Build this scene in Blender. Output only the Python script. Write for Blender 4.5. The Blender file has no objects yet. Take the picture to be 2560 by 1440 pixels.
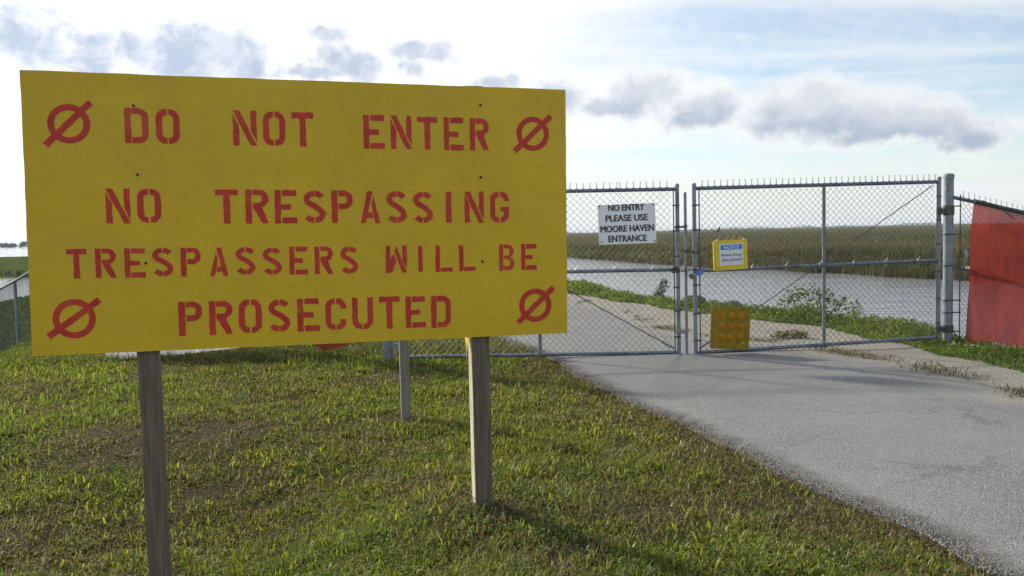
import bpy, bmesh, math
import numpy as np
from mathutils import Matrix, Vector

rng = np.random.default_rng(7)
SC = bpy.context.scene
COL = SC.collection
R = math.radians

# ------------------------------------------------------------------ camera
PITCH, ROLL = R(3.5813), R(1.3634)
cam_d = bpy.data.cameras.new('camera')
cam_d.sensor_width = 36.0
cam_d.lens = 36.0 * 2150 / 2560
cam_d.clip_start, cam_d.clip_end = 0.05, 20000
cam = bpy.data.objects.new('camera', cam_d)
COL.objects.link(cam)
fw = Vector((0, math.cos(PITCH), -math.sin(PITCH)))
up0 = Vector((0, math.sin(PITCH), math.cos(PITCH)))
r0 = Vector((1, 0, 0))
cr = r0 * math.cos(ROLL) - up0 * math.sin(ROLL)
cu = r0 * math.sin(ROLL) + up0 * math.cos(ROLL)
cam.matrix_world = Matrix(((cr.x, cu.x, -fw.x, 0), (cr.y, cu.y, -fw.y, 0), (cr.z, cu.z, -fw.z, 1.4), (0, 0, 0, 1)))
SC.camera = cam

# ------------------------------------------------------------------ sky, sun, exposure
SUN_EL, SUN_AZ = R(28), R(-45)          # azimuth measured from +Y towards +X
sun_dir = Vector((math.sin(SUN_AZ) * math.cos(SUN_EL), math.cos(SUN_AZ) * math.cos(SUN_EL), math.sin(SUN_EL)))
sl = bpy.data.lights.new('sun', 'SUN')
sl.energy, sl.angle, sl.color = 5.0, R(3.0), (1.0, 0.92, 0.78)
so = bpy.data.objects.new('sun', sl)
so.rotation_euler = (-sun_dir).to_track_quat('-Z', 'Y').to_euler()
COL.objects.link(so)
SC.view_settings.view_transform = 'Standard'
SC.view_settings.look = 'None'
SC.view_settings.exposure = 0.1
SC.view_settings.gamma = 1.0
SC.view_settings.use_curve_mapping = False

world = bpy.data.worlds.new('World')
SC.world = world
world.use_nodes = True


class NT:
    """small helper to write node trees"""
    def __init__(s, tree):
        s.t = tree
        s.n = tree.nodes
        s.l = tree.links

    def node(s, kind, ins=None, **props):
        nd = s.n.new(kind)
        for k, v in props.items():
            setattr(nd, k, v)
        for k, v in (ins or {}).items():
            s.set(nd.inputs[k], v)
        return nd

    def set(s, sock, v):
        if isinstance(v, bpy.types.NodeSocket):
            s.l.new(v, sock)
        elif isinstance(v, bpy.types.Node):
            s.l.new(v.outputs[0], sock)
        else:
            sock.default_value = v

    def math(s, op, a, b=None, c=None, clamp=False):
        nd = s.n.new('ShaderNodeMath')
        nd.operation = op
        nd.use_clamp = clamp
        s.set(nd.inputs[0], a)
        if b is not None:
            s.set(nd.inputs[1], b)
        if c is not None:
            s.set(nd.inputs[2], c)
        return nd.outputs[0]

    def vmath(s, op, a, b=None):
        nd = s.n.new('ShaderNodeVectorMath')
        nd.operation = op
        s.set(nd.inputs[0], a)
        if b is not None:
            s.set(nd.inputs[1], b)
        return nd.outputs['Value'] if op in ('LENGTH', 'DOT_PRODUCT') else nd.outputs[0]

    def mix(s, f, a, b, blend='MIX'):
        nd = s.n.new('ShaderNodeMix')
        nd.data_type = 'RGBA'
        nd.blend_type = blend
        s.set(nd.inputs[0], f)
        s.set(nd.inputs[6], a)
        s.set(nd.inputs[7], b)
        return nd.outputs[2]

    def smooth(s, v, lo, hi, a=0.0, b=1.0):
        nd = s.n.new('ShaderNodeMapRange')
        nd.interpolation_type = 'SMOOTHSTEP'
        s.set(nd.inputs[0], v)
        for i, x in ((1, lo), (2, hi), (3, a), (4, b)):
            s.set(nd.inputs[i], x)
        return nd.outputs[0]

    def noise(s, vec, scale, detail=4.0, rough=0.55, dist=0.0, out=0):
        nd = s.n.new('ShaderNodeTexNoise')
        s.set(nd.inputs['Vector'], vec)
        s.set(nd.inputs['Scale'], scale)
        nd.inputs['Detail'].default_value = detail
        nd.inputs['Roughness'].default_value = rough
        nd.inputs['Distortion'].default_value = dist
        return nd.outputs[out]


def c4(c):
    return (c[0], c[1], c[2], 1.0)


# clouds seen from the gate: azimuth, elevation, half width, half height, in degrees
CLOUDS = [(-29.62, 12.2, 2.29, 1.31), (-27.85, 11.7, 2.04, 1.05), (-25.38, 10.99, 1.53, 1.05), (-26.04, 10.5, 2.55, 0.79),
          (-21.18, 11.23, 2.8, 1.31), (-19.31, 11.9, 2.29, 1.31), (-17.69, 11.14, 2.55, 1.31), (-16.03, 10.72, 1.02, 0.66),
          (-23.17, 11.69, 1.15, 0.79), (-11.5, 12.88, 1.15, 0.52), (-11.05, 11.44, 1.53, 0.66), (-9.55, 10.84, 1.53, 0.79),
          (-12.59, 10.51, 2.04, 0.47), (-6.17, 11.84, 1.27, 0.58), (-4.35, 11.71, 1.15, 0.58), (-6.2, 10.73, 0.89, 0.39),
          (-0.6, 9.91, 1.53, 0.39), (3.46, 8.91, 1.78, 1.05), (8.66, 8.71, 2.29, 1.31), (9.95, 9.15, 1.27, 1.05),
          (7.1, 8.14, 2.8, 0.66), (12.97, 7.74, 2.29, 1.05), (13.73, 8.44, 0.89, 0.92), (12.21, 7.03, 2.55, 0.66),
          (17.63, 7.46, 2.04, 1.31), (19.53, 7.82, 2.04, 1.18), (21.38, 6.96, 2.8, 1.18), (23.19, 6.59, 2.8, 1.31),
          (25.38, 6.19, 2.04, 1.05), (26.87, 6.07, 1.27, 0.92), (19.76, 6.35, 4.08, 0.79), (24.3, 5.56, 5.1, 0.58),
          (27.92, 4.84, 1.53, 0.66)]


def build_world():
    t = NT(world.node_tree)
    t.n.clear()
    out = t.node('ShaderNodeOutputWorld')
    sky = t.node('ShaderNodeTexSky', sky_type='NISHITA', sun_disc=False)
    sky.sun_elevation, sky.sun_rotation = SUN_EL, SUN_AZ % (2 * math.pi)
    sky.air_density, sky.dust_density, sky.ozone_density = 1.0, 0.4, 1.6
    d = t.node('ShaderNodeTexCoord').outputs['Generated']
    sep = t.node('ShaderNodeSeparateXYZ', {0: d})
    x, y, z = sep.outputs[0], sep.outputs[1], sep.outputs[2]
    az = t.math('MULTIPLY', t.math('ARCTAN2', x, y), 57.29578)
    el = t.math('MULTIPLY', t.math('ARCSINE', z), 57.29578)
    ae = t.node('ShaderNodeCombineXYZ', {0: az, 1: el, 2: 0.0}).outputs[0]
    # glow of the thin cloud around the sun
    cosg = t.vmath('DOT_PRODUCT', d, tuple(sun_dir))
    glow = t.math('POWER', t.math('MAXIMUM', cosg, 0.0), 3.0)
    # high thin veil, stretched streaks on a flat layer seen in perspective
    zz = t.math('ADD', t.math('MAXIMUM', z, 0.0), 0.10)
    pl = t.node('ShaderNodeCombineXYZ', {0: t.math('DIVIDE', x, zz), 1: t.math('DIVIDE', y, zz), 2: 0.0}).outputs[0]
    mp = t.node('ShaderNodeMapping', {0: pl})
    mp.inputs['Rotation'].default_value = (0, 0, R(24))
    mp.inputs['Scale'].default_value = (0.55, 1.9, 1)
    veil_n = t.noise(mp.outputs[0], 0.75, 8, 0.62, 0.5)
    veil_b = t.noise(pl, 0.35, 3, 0.5)
    veil = t.math('ADD', veil_n, t.math('MULTIPLY', t.math('SUBTRACT', veil_b, 0.5), 0.9))
    veil = t.math('ADD', veil, t.math('MULTIPLY', glow, 0.55))
    veil = t.smooth(veil, 0.38, 0.80)
    veil = t.math('MULTIPLY', veil, 0.90)
    sky_c = t.mix(1.0, sky.outputs[0], (0.14, 0.14, 0.14, 1), 'MULTIPLY')
    vb = t.math('ADD', 0.90, t.math('MULTIPLY', glow, 0.42))
    veil_c = t.vmath('MULTIPLY', (0.99, 1.0, 0.99), t.node('ShaderNodeCombineXYZ', {0: vb, 1: vb, 2: vb}).outputs[0])
    c1 = t.mix(veil, sky_c, veil_c)
    # pale haze low down
    hz = t.math('POWER', 2.718, t.math('MULTIPLY', t.math('MAXIMUM', el, 0.0), -0.22))
    hb = t.math('ADD', 0.88, t.math('MULTIPLY', glow, 0.45))
    c1 = t.mix(t.math('MULTIPLY', hz, 0.85), c1, t.vmath('MULTIPLY', (0.83, 0.915, 1.0), t.node('ShaderNodeCombineXYZ', {0: hb, 1: hb, 2: hb}).outputs[0]))
    # low cumulus: soft lobes broken up by noise
    n1 = t.noise(ae, 0.55, 7, 0.6, 0.0, 1)
    warp = t.vmath('MULTIPLY', t.vmath('SUBTRACT', n1, (0.5, 0.5, 0.5)), (2.6, 1.5, 0))
    aew = t.vmath('ADD', ae, warp)
    cur = None
    for a, e, ra, re in CLOUDS:
        gr = 1.38 if a < -14 else (1.28 if a < 2 else 1.06)
        v = t.vmath('MULTIPLY', t.vmath('SUBTRACT', aew, (a, e, 0)), (1 / (ra * gr), 1 / (re * gr), 0))
        L = t.vmath('LENGTH', v)
        if cur is None:
            cur = L
        else:
            nd = t.n.new('ShaderNodeMath')
            nd.operation = 'SMOOTH_MIN'
            t.set(nd.inputs[0], cur)
            t.set(nd.inputs[1], L)
            nd.inputs[2].default_value = 0.35
            cur = nd.outputs[0]
    lob = t.math('SUBTRACT', 1.62, cur)
    # the same kind of cloud goes on all round the horizon outside these
    fld = t.noise(t.vmath('MULTIPLY', ae, (0.55, 1.2, 0)), 0.16, 6, 0.58)
    band = t.math('MULTIPLY', t.smooth(el, 3.0, 7.0), t.smooth(el, 20.0, 11.0))
    away = t.smooth(t.math('ABSOLUTE', az), 33.0, 42.0)
    fld = t.math('MULTIPLY', t.math('MULTIPLY', t.math('SUBTRACT', fld, 0.5), 6.0), t.math('MULTIPLY', band, away))
    lob = t.math('MAXIMUM', lob, fld)
    n2 = t.noise(ae, 0.9, 6, 0.62)
    lob = t.math('ADD', lob, t.math('MULTIPLY', t.math('SUBTRACT', n2, 0.5), 0.85))
    cov = t.smooth(lob, -0.25, 1.05)
    core = t.smooth(t.math('ADD', lob, t.math('MULTIPLY', t.math('SUBTRACT', t.noise(ae, 0.7, 5, 0.6), 0.5), 1.5)), 0.10, 1.35)
    # shaded undersides, brighter tops
    base_el = t.math('MINIMUM', 10.4, t.math('SUBTRACT', 8.3, t.math('MULTIPLY', az, 0.13)))
    hgt = t.math('ADD', t.math('SUBTRACT', el, base_el), t.math('MULTIPLY', t.math('SUBTRACT', n2, 0.5), 2.2))
    core = t.math('MULTIPLY', core, t.smooth(hgt, 2.3, 0.1, t.math('ADD', 0.40, t.math('MULTIPLY', glow, 1.1), clamp=True), 1.0))
    core = t.math('MULTIPLY', core, t.smooth(t.noise(ae, 0.42, 5, 0.6, 0.4), 0.34, 0.60, t.math('SUBTRACT', 0.95, t.math('MULTIPLY', glow, 0.6)), 1.0))
    edge = t.math('ADD', 0.95, t.math('MULTIPLY', glow, 0.35))
    edge_c = t.vmath('MULTIPLY', (1.0, 0.99, 0.97), t.node('ShaderNodeCombineXYZ', {0: edge, 1: edge, 2: edge}).outputs[0])
    grey = t.math('ADD', 0.86, t.math('MULTIPLY', glow, 0.34))
    grey_c = t.vmath('MULTIPLY', (0.455, 0.54, 0.68), t.node('ShaderNodeCombineXYZ', {0: grey, 1: grey, 2: grey}).outputs[0])
    cum = t.mix(core, edge_c, grey_c)
    c2 = t.mix(t.math('MULTIPLY', cov, 0.95), c1, cum)
    bg = t.node('ShaderNodeBackground', {0: c2, 1: 1.0})
    t.l.new(bg.outputs[0], out.inputs[0])


build_world()
SC.render.engine = 'CYCLES'
SC.cycles.use_denoising = True
SC.cycles.max_bounces = 5
SC.cycles.diffuse_bounces = 3
SC.cycles.glossy_bounces = 2
world.cycles.sampling_method = 'MANUAL'
world.cycles.sample_map_resolution = 512
SC.cycles.transparent_max_bounces = 12
SC.cycles.sample_clamp_indirect = 8.0


# ------------------------------------------------------------------ materials
def new_mat(name):
    m = bpy.data.materials.new(name)
    m.use_nodes = True
    t = NT(m.node_tree)
    b = t.n['Principled BSDF']
    return m, t, b


def pmat(name, c1, c2, scale=8.0, rough=0.6, bump=0.0, bscale=60.0, metal=0.0, stretch=(1, 1, 1), speck=0.0, spec=0.5, c3=None, detail=5.0):
    m, t, b = new_mat(name)
    co = t.node('ShaderNodeTexCoord').outputs['Object']
    mp = t.node('ShaderNodeMapping', {0: co})
    mp.inputs['Scale'].default_value = stretch
    n = t.noise(mp.outputs[0], scale, detail, 0.6)
    col = t.mix(t.smooth(n, 0.33, 0.67), c4(c1), c4(c2))
    if c3 is not None:
        n3 = t.noise(mp.outputs[0], scale * 0.37, 3, 0.6, 0.3)
        col = t.mix(t.smooth(n3, 0.56, 0.68), col, c4(c3))
    if speck > 0:
        n4 = t.noise(mp.outputs[0], bscale * 1.7, 3, 0.6)
        col = t.mix(t.smooth(n4, 0.5, 0.75, 0.0, speck), col, (0.02, 0.02, 0.02, 1))
    t.set(b.inputs['Base Color'], col)
    b.inputs['Roughness'].default_value = rough
    b.inputs['Metallic'].default_value = metal
    b.inputs['Specular IOR Level'].default_value = spec
    if bump > 0:
        bn = t.noise(mp.outputs[0], bscale, 5, 0.6)
        bu = t.node('ShaderNodeBump', {'Height': bn, 'Strength': bump, 'Distance': 0.01})
        t.set(b.inputs['Normal'], bu)
    return m


def leaf_mat(name, trans=0.45, gloss=0.06, rough=0.45):
    m = bpy.data.materials.new(name)
    m.use_nodes = True
    t = NT(m.node_tree)
    t.n.clear()
    out = t.node('ShaderNodeOutputMaterial')
    at = t.node('ShaderNodeAttribute', attribute_name='Col').outputs['Color']
    df = t.node('ShaderNodeBsdfDiffuse', {0: at})
    lit = t.mix(1.0, at, (1.15, 1.2, 0.75, 1), 'MULTIPLY')
    tr = t.node('ShaderNodeBsdfTranslucent', {0: lit})
    a = t.node('ShaderNodeMixShader', {0: trans, 1: df.outputs[0], 2: tr.outputs[0]})
    gl = t.node('ShaderNodeBsdfGlossy', {0: (1, 1, 1, 1), 'Roughness': rough})
    b = t.node('ShaderNodeMixShader', {0: gloss, 1: a.outputs[0], 2: gl.outputs[0]})
    t.l.new(b.outputs[0], out.inputs[0])
    return m


M = {}
M['steel'] = pmat('galvanised steel', (0.17, 0.20, 0.26), (0.26, 0.29, 0.35), 9, 0.45, 0.12, 90, 0.6, c3=(0.14, 0.155, 0.18))
M['steel_old'] = pmat('weathered galvanised post', (0.19, 0.215, 0.25), (0.28, 0.305, 0.33), 14, 0.5, 0.15, 110, 0.5, c3=(0.19, 0.20, 0.22))
M['wire'] = pmat('dull zinc wire', (0.045, 0.048, 0.05), (0.085, 0.088, 0.09), 30, 0.6, 0, 1, 0.2)
M['dark_steel'] = pmat('dark grimy steel', (0.06, 0.06, 0.065), (0.13, 0.13, 0.13), 25, 0.55, 0.2, 150, 0.5)
M['black'] = pmat('black plastic', (0.012, 0.012, 0.013), (0.03, 0.03, 0.03), 20, 0.5)
M['bolt'] = pmat('rusty bolt head', (0.035, 0.025, 0.018), (0.09, 0.06, 0.035), 120, 0.7)
M['white_tie'] = pmat('bright aluminium tie wire', (0.75, 0.76, 0.78), (0.85, 0.85, 0.86), 30, 0.4, 0, 1, 0.3)
M['brass'] = pmat('tarnished brass', (0.10, 0.085, 0.05), (0.22, 0.18, 0.10), 60, 0.45, 0, 1, 0.7)
M['blue_lock'] = pmat('blue anodised lock', (0.08, 0.14, 0.55), (0.12, 0.2, 0.62), 60, 0.4)
M['rock'] = pmat('dark wet rock', (0.05, 0.045, 0.045), (0.12, 0.11, 0.10), 5, 0.7, 0.6, 14)
M['sign_white'] = pmat('white sign panel', (0.72, 0.76, 0.82), (0.80, 0.83, 0.87), 4, 0.4, 0.02, 30)
M['ink'] = pmat('dark grey lettering', (0.05, 0.055, 0.06), (0.075, 0.08, 0.085), 30, 0.5)
M['ink_red'] = pmat('red stencil paint', (0.47, 0.026, 0.014), (0.58, 0.042, 0.020), 16, 0.62, 0.12, 260, c3=(0.54, 0.070, 0.018))
M['notice_yellow'] = pmat('yellow painted notice frame', (0.62, 0.45, 0.015), (0.72, 0.54, 0.025), 9, 0.5, 0.1, 60)
M['notice_blue'] = pmat('blue notice band', (0.03, 0.17, 0.48), (0.05, 0.22, 0.55), 20, 0.45)
M['notice_white'] = pmat('faded notice paper', (0.58, 0.62, 0.68), (0.70, 0.73, 0.78), 14, 0.5)
M['torn'] = pmat('frayed pale backing', (0.26, 0.22, 0.20), (0.38, 0.34, 0.31), 40, 0.8)
M['soil'] = pmat('dark soil', (0.05, 0.038, 0.026), (0.11, 0.085, 0.055), 9, 0.95, 0.6, 40)


def mat_board():
    m, t, b = new_mat('yellow painted plywood')
    co = t.node('ShaderNodeTexCoord').outputs['Object']
    n = t.noise(co, 2.2, 5, 0.6)
    col = t.mix(t.smooth(n, 0.3, 0.7), (0.63, 0.41, 0.004, 1), (0.73, 0.48, 0.006, 1))
    # fine weave of the roller-painted plywood face
    f = t.noise(co, 170, 3, 0.6)
    col = t.mix(t.smooth(f, 0.35, 0.7, 0.0, 0.35), col, (0.50, 0.315, 0.004, 1))
    # dirt specks
    s = t.noise(co, 46, 2, 0.5)
    col = t.mix(t.smooth(s, 0.70, 0.76, 0, 0.5), col, (0.12, 0.085, 0.02, 1))
    g = t.noise(co, 1.1, 4, 0.65, 0.4)
    col = t.mix(t.smooth(g, 0.48, 0.72, 0, 0.45), col, (0.47, 0.33, 0.03, 1))
    mpr = t.node('ShaderNodeMapping', {0: co})
    mpr.inputs['Scale'].default_value = (1.0, 1.0, 9.0)
    rl_ = t.noise(mpr.outputs[0], 2.4, 5, 0.6, 0.3)
    col = t.mix(t.smooth(rl_, 0.5, 0.72, 0, 0.28), col, (0.74, 0.53, 0.035, 1))
    t.set(b.inputs['Base Color'], col)
    b.inputs['Roughness'].default_value = 0.55
    h = t.math('ADD', t.math('MULTIPLY', f, 0.5), t.noise(co, 30, 4, 0.6))
    t.set(b.inputs['Normal'], t.node('ShaderNodeBump', {'Height': h, 'Strength': 0.22, 'Distance': 0.004}))
    return m


def mat_wood(name, c1, c2, c3):
    m, t, b = new_mat(name)
    co = t.node('ShaderNodeTexCoord').outputs['Object']
    mp = t.node('ShaderNodeMapping', {0: co})
    mp.inputs['Scale'].default_value = (1, 1, 0.045)
    n = t.noise(mp.outputs[0], 75, 6, 0.62, 0.7)
    n2 = t.noise(co, 6, 4, 0.6, 0.3)
    col = t.mix(t.smooth(n, 0.32, 0.68), c4(c1), c4(c2))
    col = t.mix(t.smooth(n2, 0.45, 0.75, 0, 0.6), col, c4(c3))
    # dark checks along the grain
    ck = t.noise(mp.outputs[0], 38, 3, 0.5, 1.2)
    col = t.mix(t.smooth(ck, 0.66, 0.74, 0, 0.75), col, (0.05, 0.042, 0.033, 1))
    kn = t.node('ShaderNodeTexVoronoi', {'Vector': mp.outputs[0], 'Scale': 11.0})
    col = t.mix(t.smooth(kn.outputs['Distance'], 0.10, 0.04, 0, 0.7), col, (0.06, 0.045, 0.03, 1))
    t.set(b.inputs['Base Color'], col)
    b.inputs['Roughness'].default_value = 0.85
    t.set(b.inputs['Normal'], t.node('ShaderNodeBump', {'Height': t.math('SUBTRACT', n, ck), 'Strength': 0.5, 'Distance': 0.004}))
    return m


def mat_road():
    m, t, b = new_mat('worn chip seal asphalt')
    co = t.node('ShaderNodeTexCoord').outputs['Object']
    v = t.node('ShaderNodeTexVoronoi', {'Vector': co, 'Scale': 125.0})
    v.inputs['Randomness'].default_value = 1.0
    bw = t.node('ShaderNodeSeparateColor', {0: v.outputs['Color']})
    cr_ = t.node('ShaderNodeValToRGB', {0: bw.outputs[0]})
    e = cr_.color_ramp.elements
    e[0].position, e[0].color = 0.0, (0.165, 0.165, 0.168, 1)
    e[1].position, e[1].color = 1.0, (0.34, 0.339, 0.335, 1)
    x = e.new(0.35)
    x.color = (0.198, 0.200, 0.202, 1)
    x = e.new(0.8)
    x.color = (0.265, 0.266, 0.266, 1)
    col = cr_.outputs[0]
    # dark tar between the chips
    col = t.mix(t.smooth(v.outputs['Distance'], 0.35, 0.62, 0, 0.5), col, (0.05, 0.05, 0.052, 1))
    p = t.noise(co, 0.9, 6, 0.62)
    col = t.mix(t.smooth(p, 0.35, 0.70, 0, 0.35), col, (0.29, 0.287, 0.275, 1))
    p2 = t.noise(co, 5.5, 4, 0.6)
    col = t.mix(t.smooth(p2, 0.55, 0.75, 0, 0.25), col, (0.11, 0.11, 0.11, 1))
    # hairline cracks
    w = t.noise(co, 3.0, 4, 0.6, 0, 1)
    cw = t.vmath('ADD', co, t.vmath('MULTIPLY', w, (0.7, 0.7, 0.0)))
    vc = t.node('ShaderNodeTexVoronoi', {'Vector': cw, 'Scale': 0.55}, feature='DISTANCE_TO_EDGE')
    cm = t.noise(co, 0.5, 2, 0.5)
    ck = t.math('MULTIPLY', t.smooth(vc.outputs[0], 0.010, 0.004), t.smooth(cm, 0.52, 0.6))
    col = t.mix(t.math('MULTIPLY', ck, 0.25), col, (0.03, 0.03, 0.03, 1))
    # shell rock spread over the right-hand side of the asphalt
    gv = t.node('ShaderNodeAttribute', attribute_name='spread').outputs['Fac']
    gn = t.noise(co, 2.6, 6, 0.7, 0.4)
    col = t.mix(t.smooth(t.math('ADD', gv, t.math('MULTIPLY', t.math('SUBTRACT', gn, 0.5), 1.5)), 0.50, 0.95, 0, 0.9), col, t.mix(bw.outputs[1], (0.185, 0.17, 0.14, 1), (0.33, 0.31, 0.265, 1)))
    # wash of dark fines along the edges, stored with the mesh
    ed = t.node('ShaderNodeAttribute', attribute_name='edge').outputs['Fac']
    en = t.noise(co, 7.0, 5, 0.65)
    col = t.mix(t.smooth(t.math('ADD', ed, t.math('MULTIPLY', t.math('SUBTRACT', en, 0.5), 0.9)), 0.45, 0.95, 0, 0.8), col, (0.075, 0.068, 0.060, 1))
    t.set(b.inputs['Base Color'], col)
    b.inputs['Roughness'].default_value = 0.8
    b.inputs['Specular IOR Level'].default_value = 0.3
    h = t.math('SUBTRACT', t.noise(co, 60, 3, 0.6), v.outputs['Distance'])
    t.set(b.inputs['Normal'], t.node('ShaderNodeBump', {'Height': h, 'Strength': 0.6, 'Distance': 0.005}))
    return m


def mat_gravel():
    m, t, b = new_mat('pale shell rock shoulder')
    co = t.node('ShaderNodeTexCoord').outputs['Object']
    v = t.node('ShaderNodeTexVoronoi', {'Vector': co, 'Scale': 60.0})
    s = t.node('ShaderNodeSeparateColor', {0: v.outputs['Color']})
    col = t.mix(s.outputs[0], (0.175, 0.16, 0.13, 1), (0.335, 0.312, 0.26, 1))
    n = t.noise(co, 1.6, 6, 0.65)
    col = t.mix(t.smooth(n, 0.42, 0.68, 0, 0.7), col, (0.275, 0.254, 0.208, 1))
    n2 = t.noise(co, 3.3, 6, 0.68, 0.5)
    col = t.mix(t.smooth(n2, 0.54, 0.70, 0, 0.8), col, (0.12, 0.10, 0.065, 1))
    n6 = t.noise(co, 0.8, 5, 0.7)
    col = t.mix(t.smooth(n6, 0.42, 0.66, 0, 0.7), col, (0.19, 0.178, 0.15, 1))
    n5 = t.noise(co, 14, 4, 0.7)
    col = t.mix(t.smooth(n5, 0.55, 0.75, 0, 0.55), col, (0.20, 0.17, 0.12, 1))
    t.set(b.inputs['Base Color'], col)
    b.inputs['Roughness'].default_value = 0.9
    h = t.math('SUBTRACT', t.noise(co, 30, 4, 0.65), v.outputs['Distance'])
    t.set(b.inputs['Normal'], t.node('ShaderNodeBump', {'Height': h, 'Strength': 0.8, 'Distance': 0.012}))
    return m


def mat_ground():
    m, t, b = new_mat('thatch and soil')
    co = t.node('ShaderNodeTexCoord').outputs['Object']
    n = t.noise(co, 2.2, 7, 0.65)
    f = t.noise(co, 60, 5, 0.7)
    col = t.mix(t.smooth(f, 0.3, 0.7), (0.035, 0.028, 0.013, 1), (0.085, 0.068, 0.03, 1))
    col = t.mix(t.smooth(n, 0.40, 0.62, 0, 0.75), col, (0.042, 0.056, 0.013, 1))
    so_ = t.node('ShaderNodeAttribute', attribute_name='edge').outputs['Fac']
    sc_ = t.mix(t.smooth(f, 0.35, 0.7), (0.045, 0.036, 0.019, 1), (0.105, 0.086, 0.046, 1))
    col = t.mix(t.smooth(t.math('ADD', so_, t.math('MULTIPLY', t.math('SUBTRACT', n, 0.5), 0.8)), 0.3, 0.7), col, sc_)
    t.set(b.inputs['Base Color'], col)
    b.inputs['Roughness'].default_value = 0.95
    b.inputs['Specular IOR Level'].default_value = 0.1
    t.set(b.inputs['Normal'], t.node('ShaderNodeBump', {'Height': t.math('ADD', f, n), 'Strength': 1.0, 'Distance': 0.03}))
    return m


def mat_water():
    m, t, b = new_mat('rippled canal water')
    co = t.node('ShaderNodeTexCoord').outputs['Object']
    mp = t.node('ShaderNodeMapping', {0: co})
    mp.inputs['Scale'].default_value = (0.55, 1.5, 1)
    mp.inputs['Rotation'].default_value = (0, 0, R(10))
    a = t.noise(mp.outputs[0], 1.1, 4, 0.6, 0.6)
    c = t.noise(mp.outputs[0], 0.25, 3, 0.55)
    e = t.noise(mp.outputs[0], 4.5, 3, 0.6)
    h = t.math('ADD', t.math('ADD', a, t.math('MULTIPLY', e, 0.30)), t.math('MULTIPLY', c, 1.2))
    b.inputs['Base Color'].default_value = (0.27, 0.28, 0.295, 1)
    b.inputs['Roughness'].default_value = 0.10
    b.inputs['IOR'].default_value = 1.333
    t.set(b.inputs['Normal'], t.node('ShaderNodeBump', {'Height': h, 'Strength': 0.5, 'Distance': 0.16}))
    return m


def mat_marsh():
    m, t, b = new_mat('marsh grass top')
    co = t.node('ShaderNodeTexCoord').outputs['Object']
    mp = t.node('ShaderNodeMapping', {0: co})
    mp.inputs['Scale'].default_value = (0.35, 1, 1)
    n = t.noise(mp.outputs[0], 0.05, 6, 0.6)
    f = t.noise(co, 1.3, 5, 0.7)
    col = t.mix(t.smooth(n, 0.38, 0.62), (0.080, 0.088, 0.046, 1), (0.115, 0.105, 0.062, 1))
    col = t.mix(t.smooth(f, 0.4, 0.7, 0, 0.6), col, (0.05, 0.06, 0.025, 1))
    t.set(b.inputs['Base Color'], col)
    b.inputs['Roughness'].default_value = 1.0
    b.inputs['Specular IOR Level'].default_value = 0.0
    t.set(b.inputs['Normal'], t.node('ShaderNodeBump', {'Height': f, 'Strength': 1.0, 'Distance': 0.5}))
    return m


def mat_cloth(name, c1, c2, trans, see, rough=0.7, scale=3.0):
    """woven screen: diffuse with light coming through, and open between the threads"""
    m = bpy.data.materials.new(name)
    m.use_nodes = True
    t = NT(m.node_tree)
    t.n.clear()
    out = t.node('ShaderNodeOutputMaterial')
    co = t.node('ShaderNodeTexCoord').outputs['Object']
    n = t.noise(co, scale, 5, 0.6)
    col = t.mix(t.smooth(n, 0.3, 0.7), c4(c1), c4(c2))
    bu = t.node('ShaderNodeBump', {'Height': t.noise(co, 220, 2, 0.5), 'Strength': 0.3, 'Distance': 0.002})
    df = t.node('ShaderNodeBsdfPrincipled', {'Base Color': col, 'Roughness': rough, 'Normal': bu.outputs[0]})
    df.inputs['Specular IOR Level'].default_value = 0.25
    tr = t.node('ShaderNodeBsdfTranslucent', {0: col})
    a = t.node('ShaderNodeMixShader', {0: trans, 1: df.outputs[0], 2: tr.outputs[0]})
    tp = t.node('ShaderNodeBsdfTransparent')
    b = t.node('ShaderNodeMixShader', {0: see, 1: a.outputs[0], 2: tp.outputs[0]})
    t.l.new(b.outputs[0], out.inputs[0])
    return m


M['board'] = mat_board()
M['wood'] = mat_wood('weathered treated timber', (0.10, 0.080, 0.055), (0.185, 0.150, 0.105), (0.13, 0.098, 0.066))
M['wood_grey'] = mat_wood('silvered timber', (0.14, 0.14, 0.135), (0.23, 0.23, 0.215), (0.11, 0.11, 0.105))
M['sun_tone_timber'] = mat_wood('timber with sunlight in its colour', (0.50, 0.43, 0.31), (0.66, 0.60, 0.47), (0.46, 0.34, 0.20))  # lighter copy of the post timber, direct sun worked into the colour
M['paint_run'] = pmat('yellow overspray', (0.70, 0.51, 0.02), (0.74, 0.56, 0.05), 30, 0.6)
M['road'] = mat_road()
M['gravel'] = mat_gravel()
M['ground'] = mat_ground()
M['water'] = mat_water()
M['marsh'] = mat_marsh()
M['grass'] = leaf_mat('grass blades', 0.55, 0.03, 0.5)
M['weeds'] = leaf_mat('weed leaves', 0.5, 0.015, 0.55)
M['reed'] = leaf_mat('marsh reeds', 0.35, 0.02, 0.6)
M['tree'] = leaf_mat('tree leaves', 0.3, 0.02, 0.6)
M['bark'] = pmat('bark', (0.05, 0.04, 0.03), (0.10, 0.08, 0.06), 12, 0.9, 0.6, 30)
M['red_cloth'] = mat_cloth('red fence screen', (0.21, 0.028, 0.022), (0.37, 0.048, 0.034), 0.34, 0.10, 0.75, 2.2)
M['hem'] = mat_cloth('dark green hem tape', (0.07, 0.11, 0.095), (0.10, 0.15, 0.13), 0.1, 0.0)
M['white_cloth'] = mat_cloth('white vinyl sheet', (0.72, 0.72, 0.73), (0.82, 0.82, 0.83), 0.35, 0.0, 0.45)
M['amber_panel'] = mat_cloth('amber plastic panel', (0.24, 0.165, 0.010), (0.33, 0.235, 0.018), 0.16, 0.0, 0.4, 14)
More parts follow.
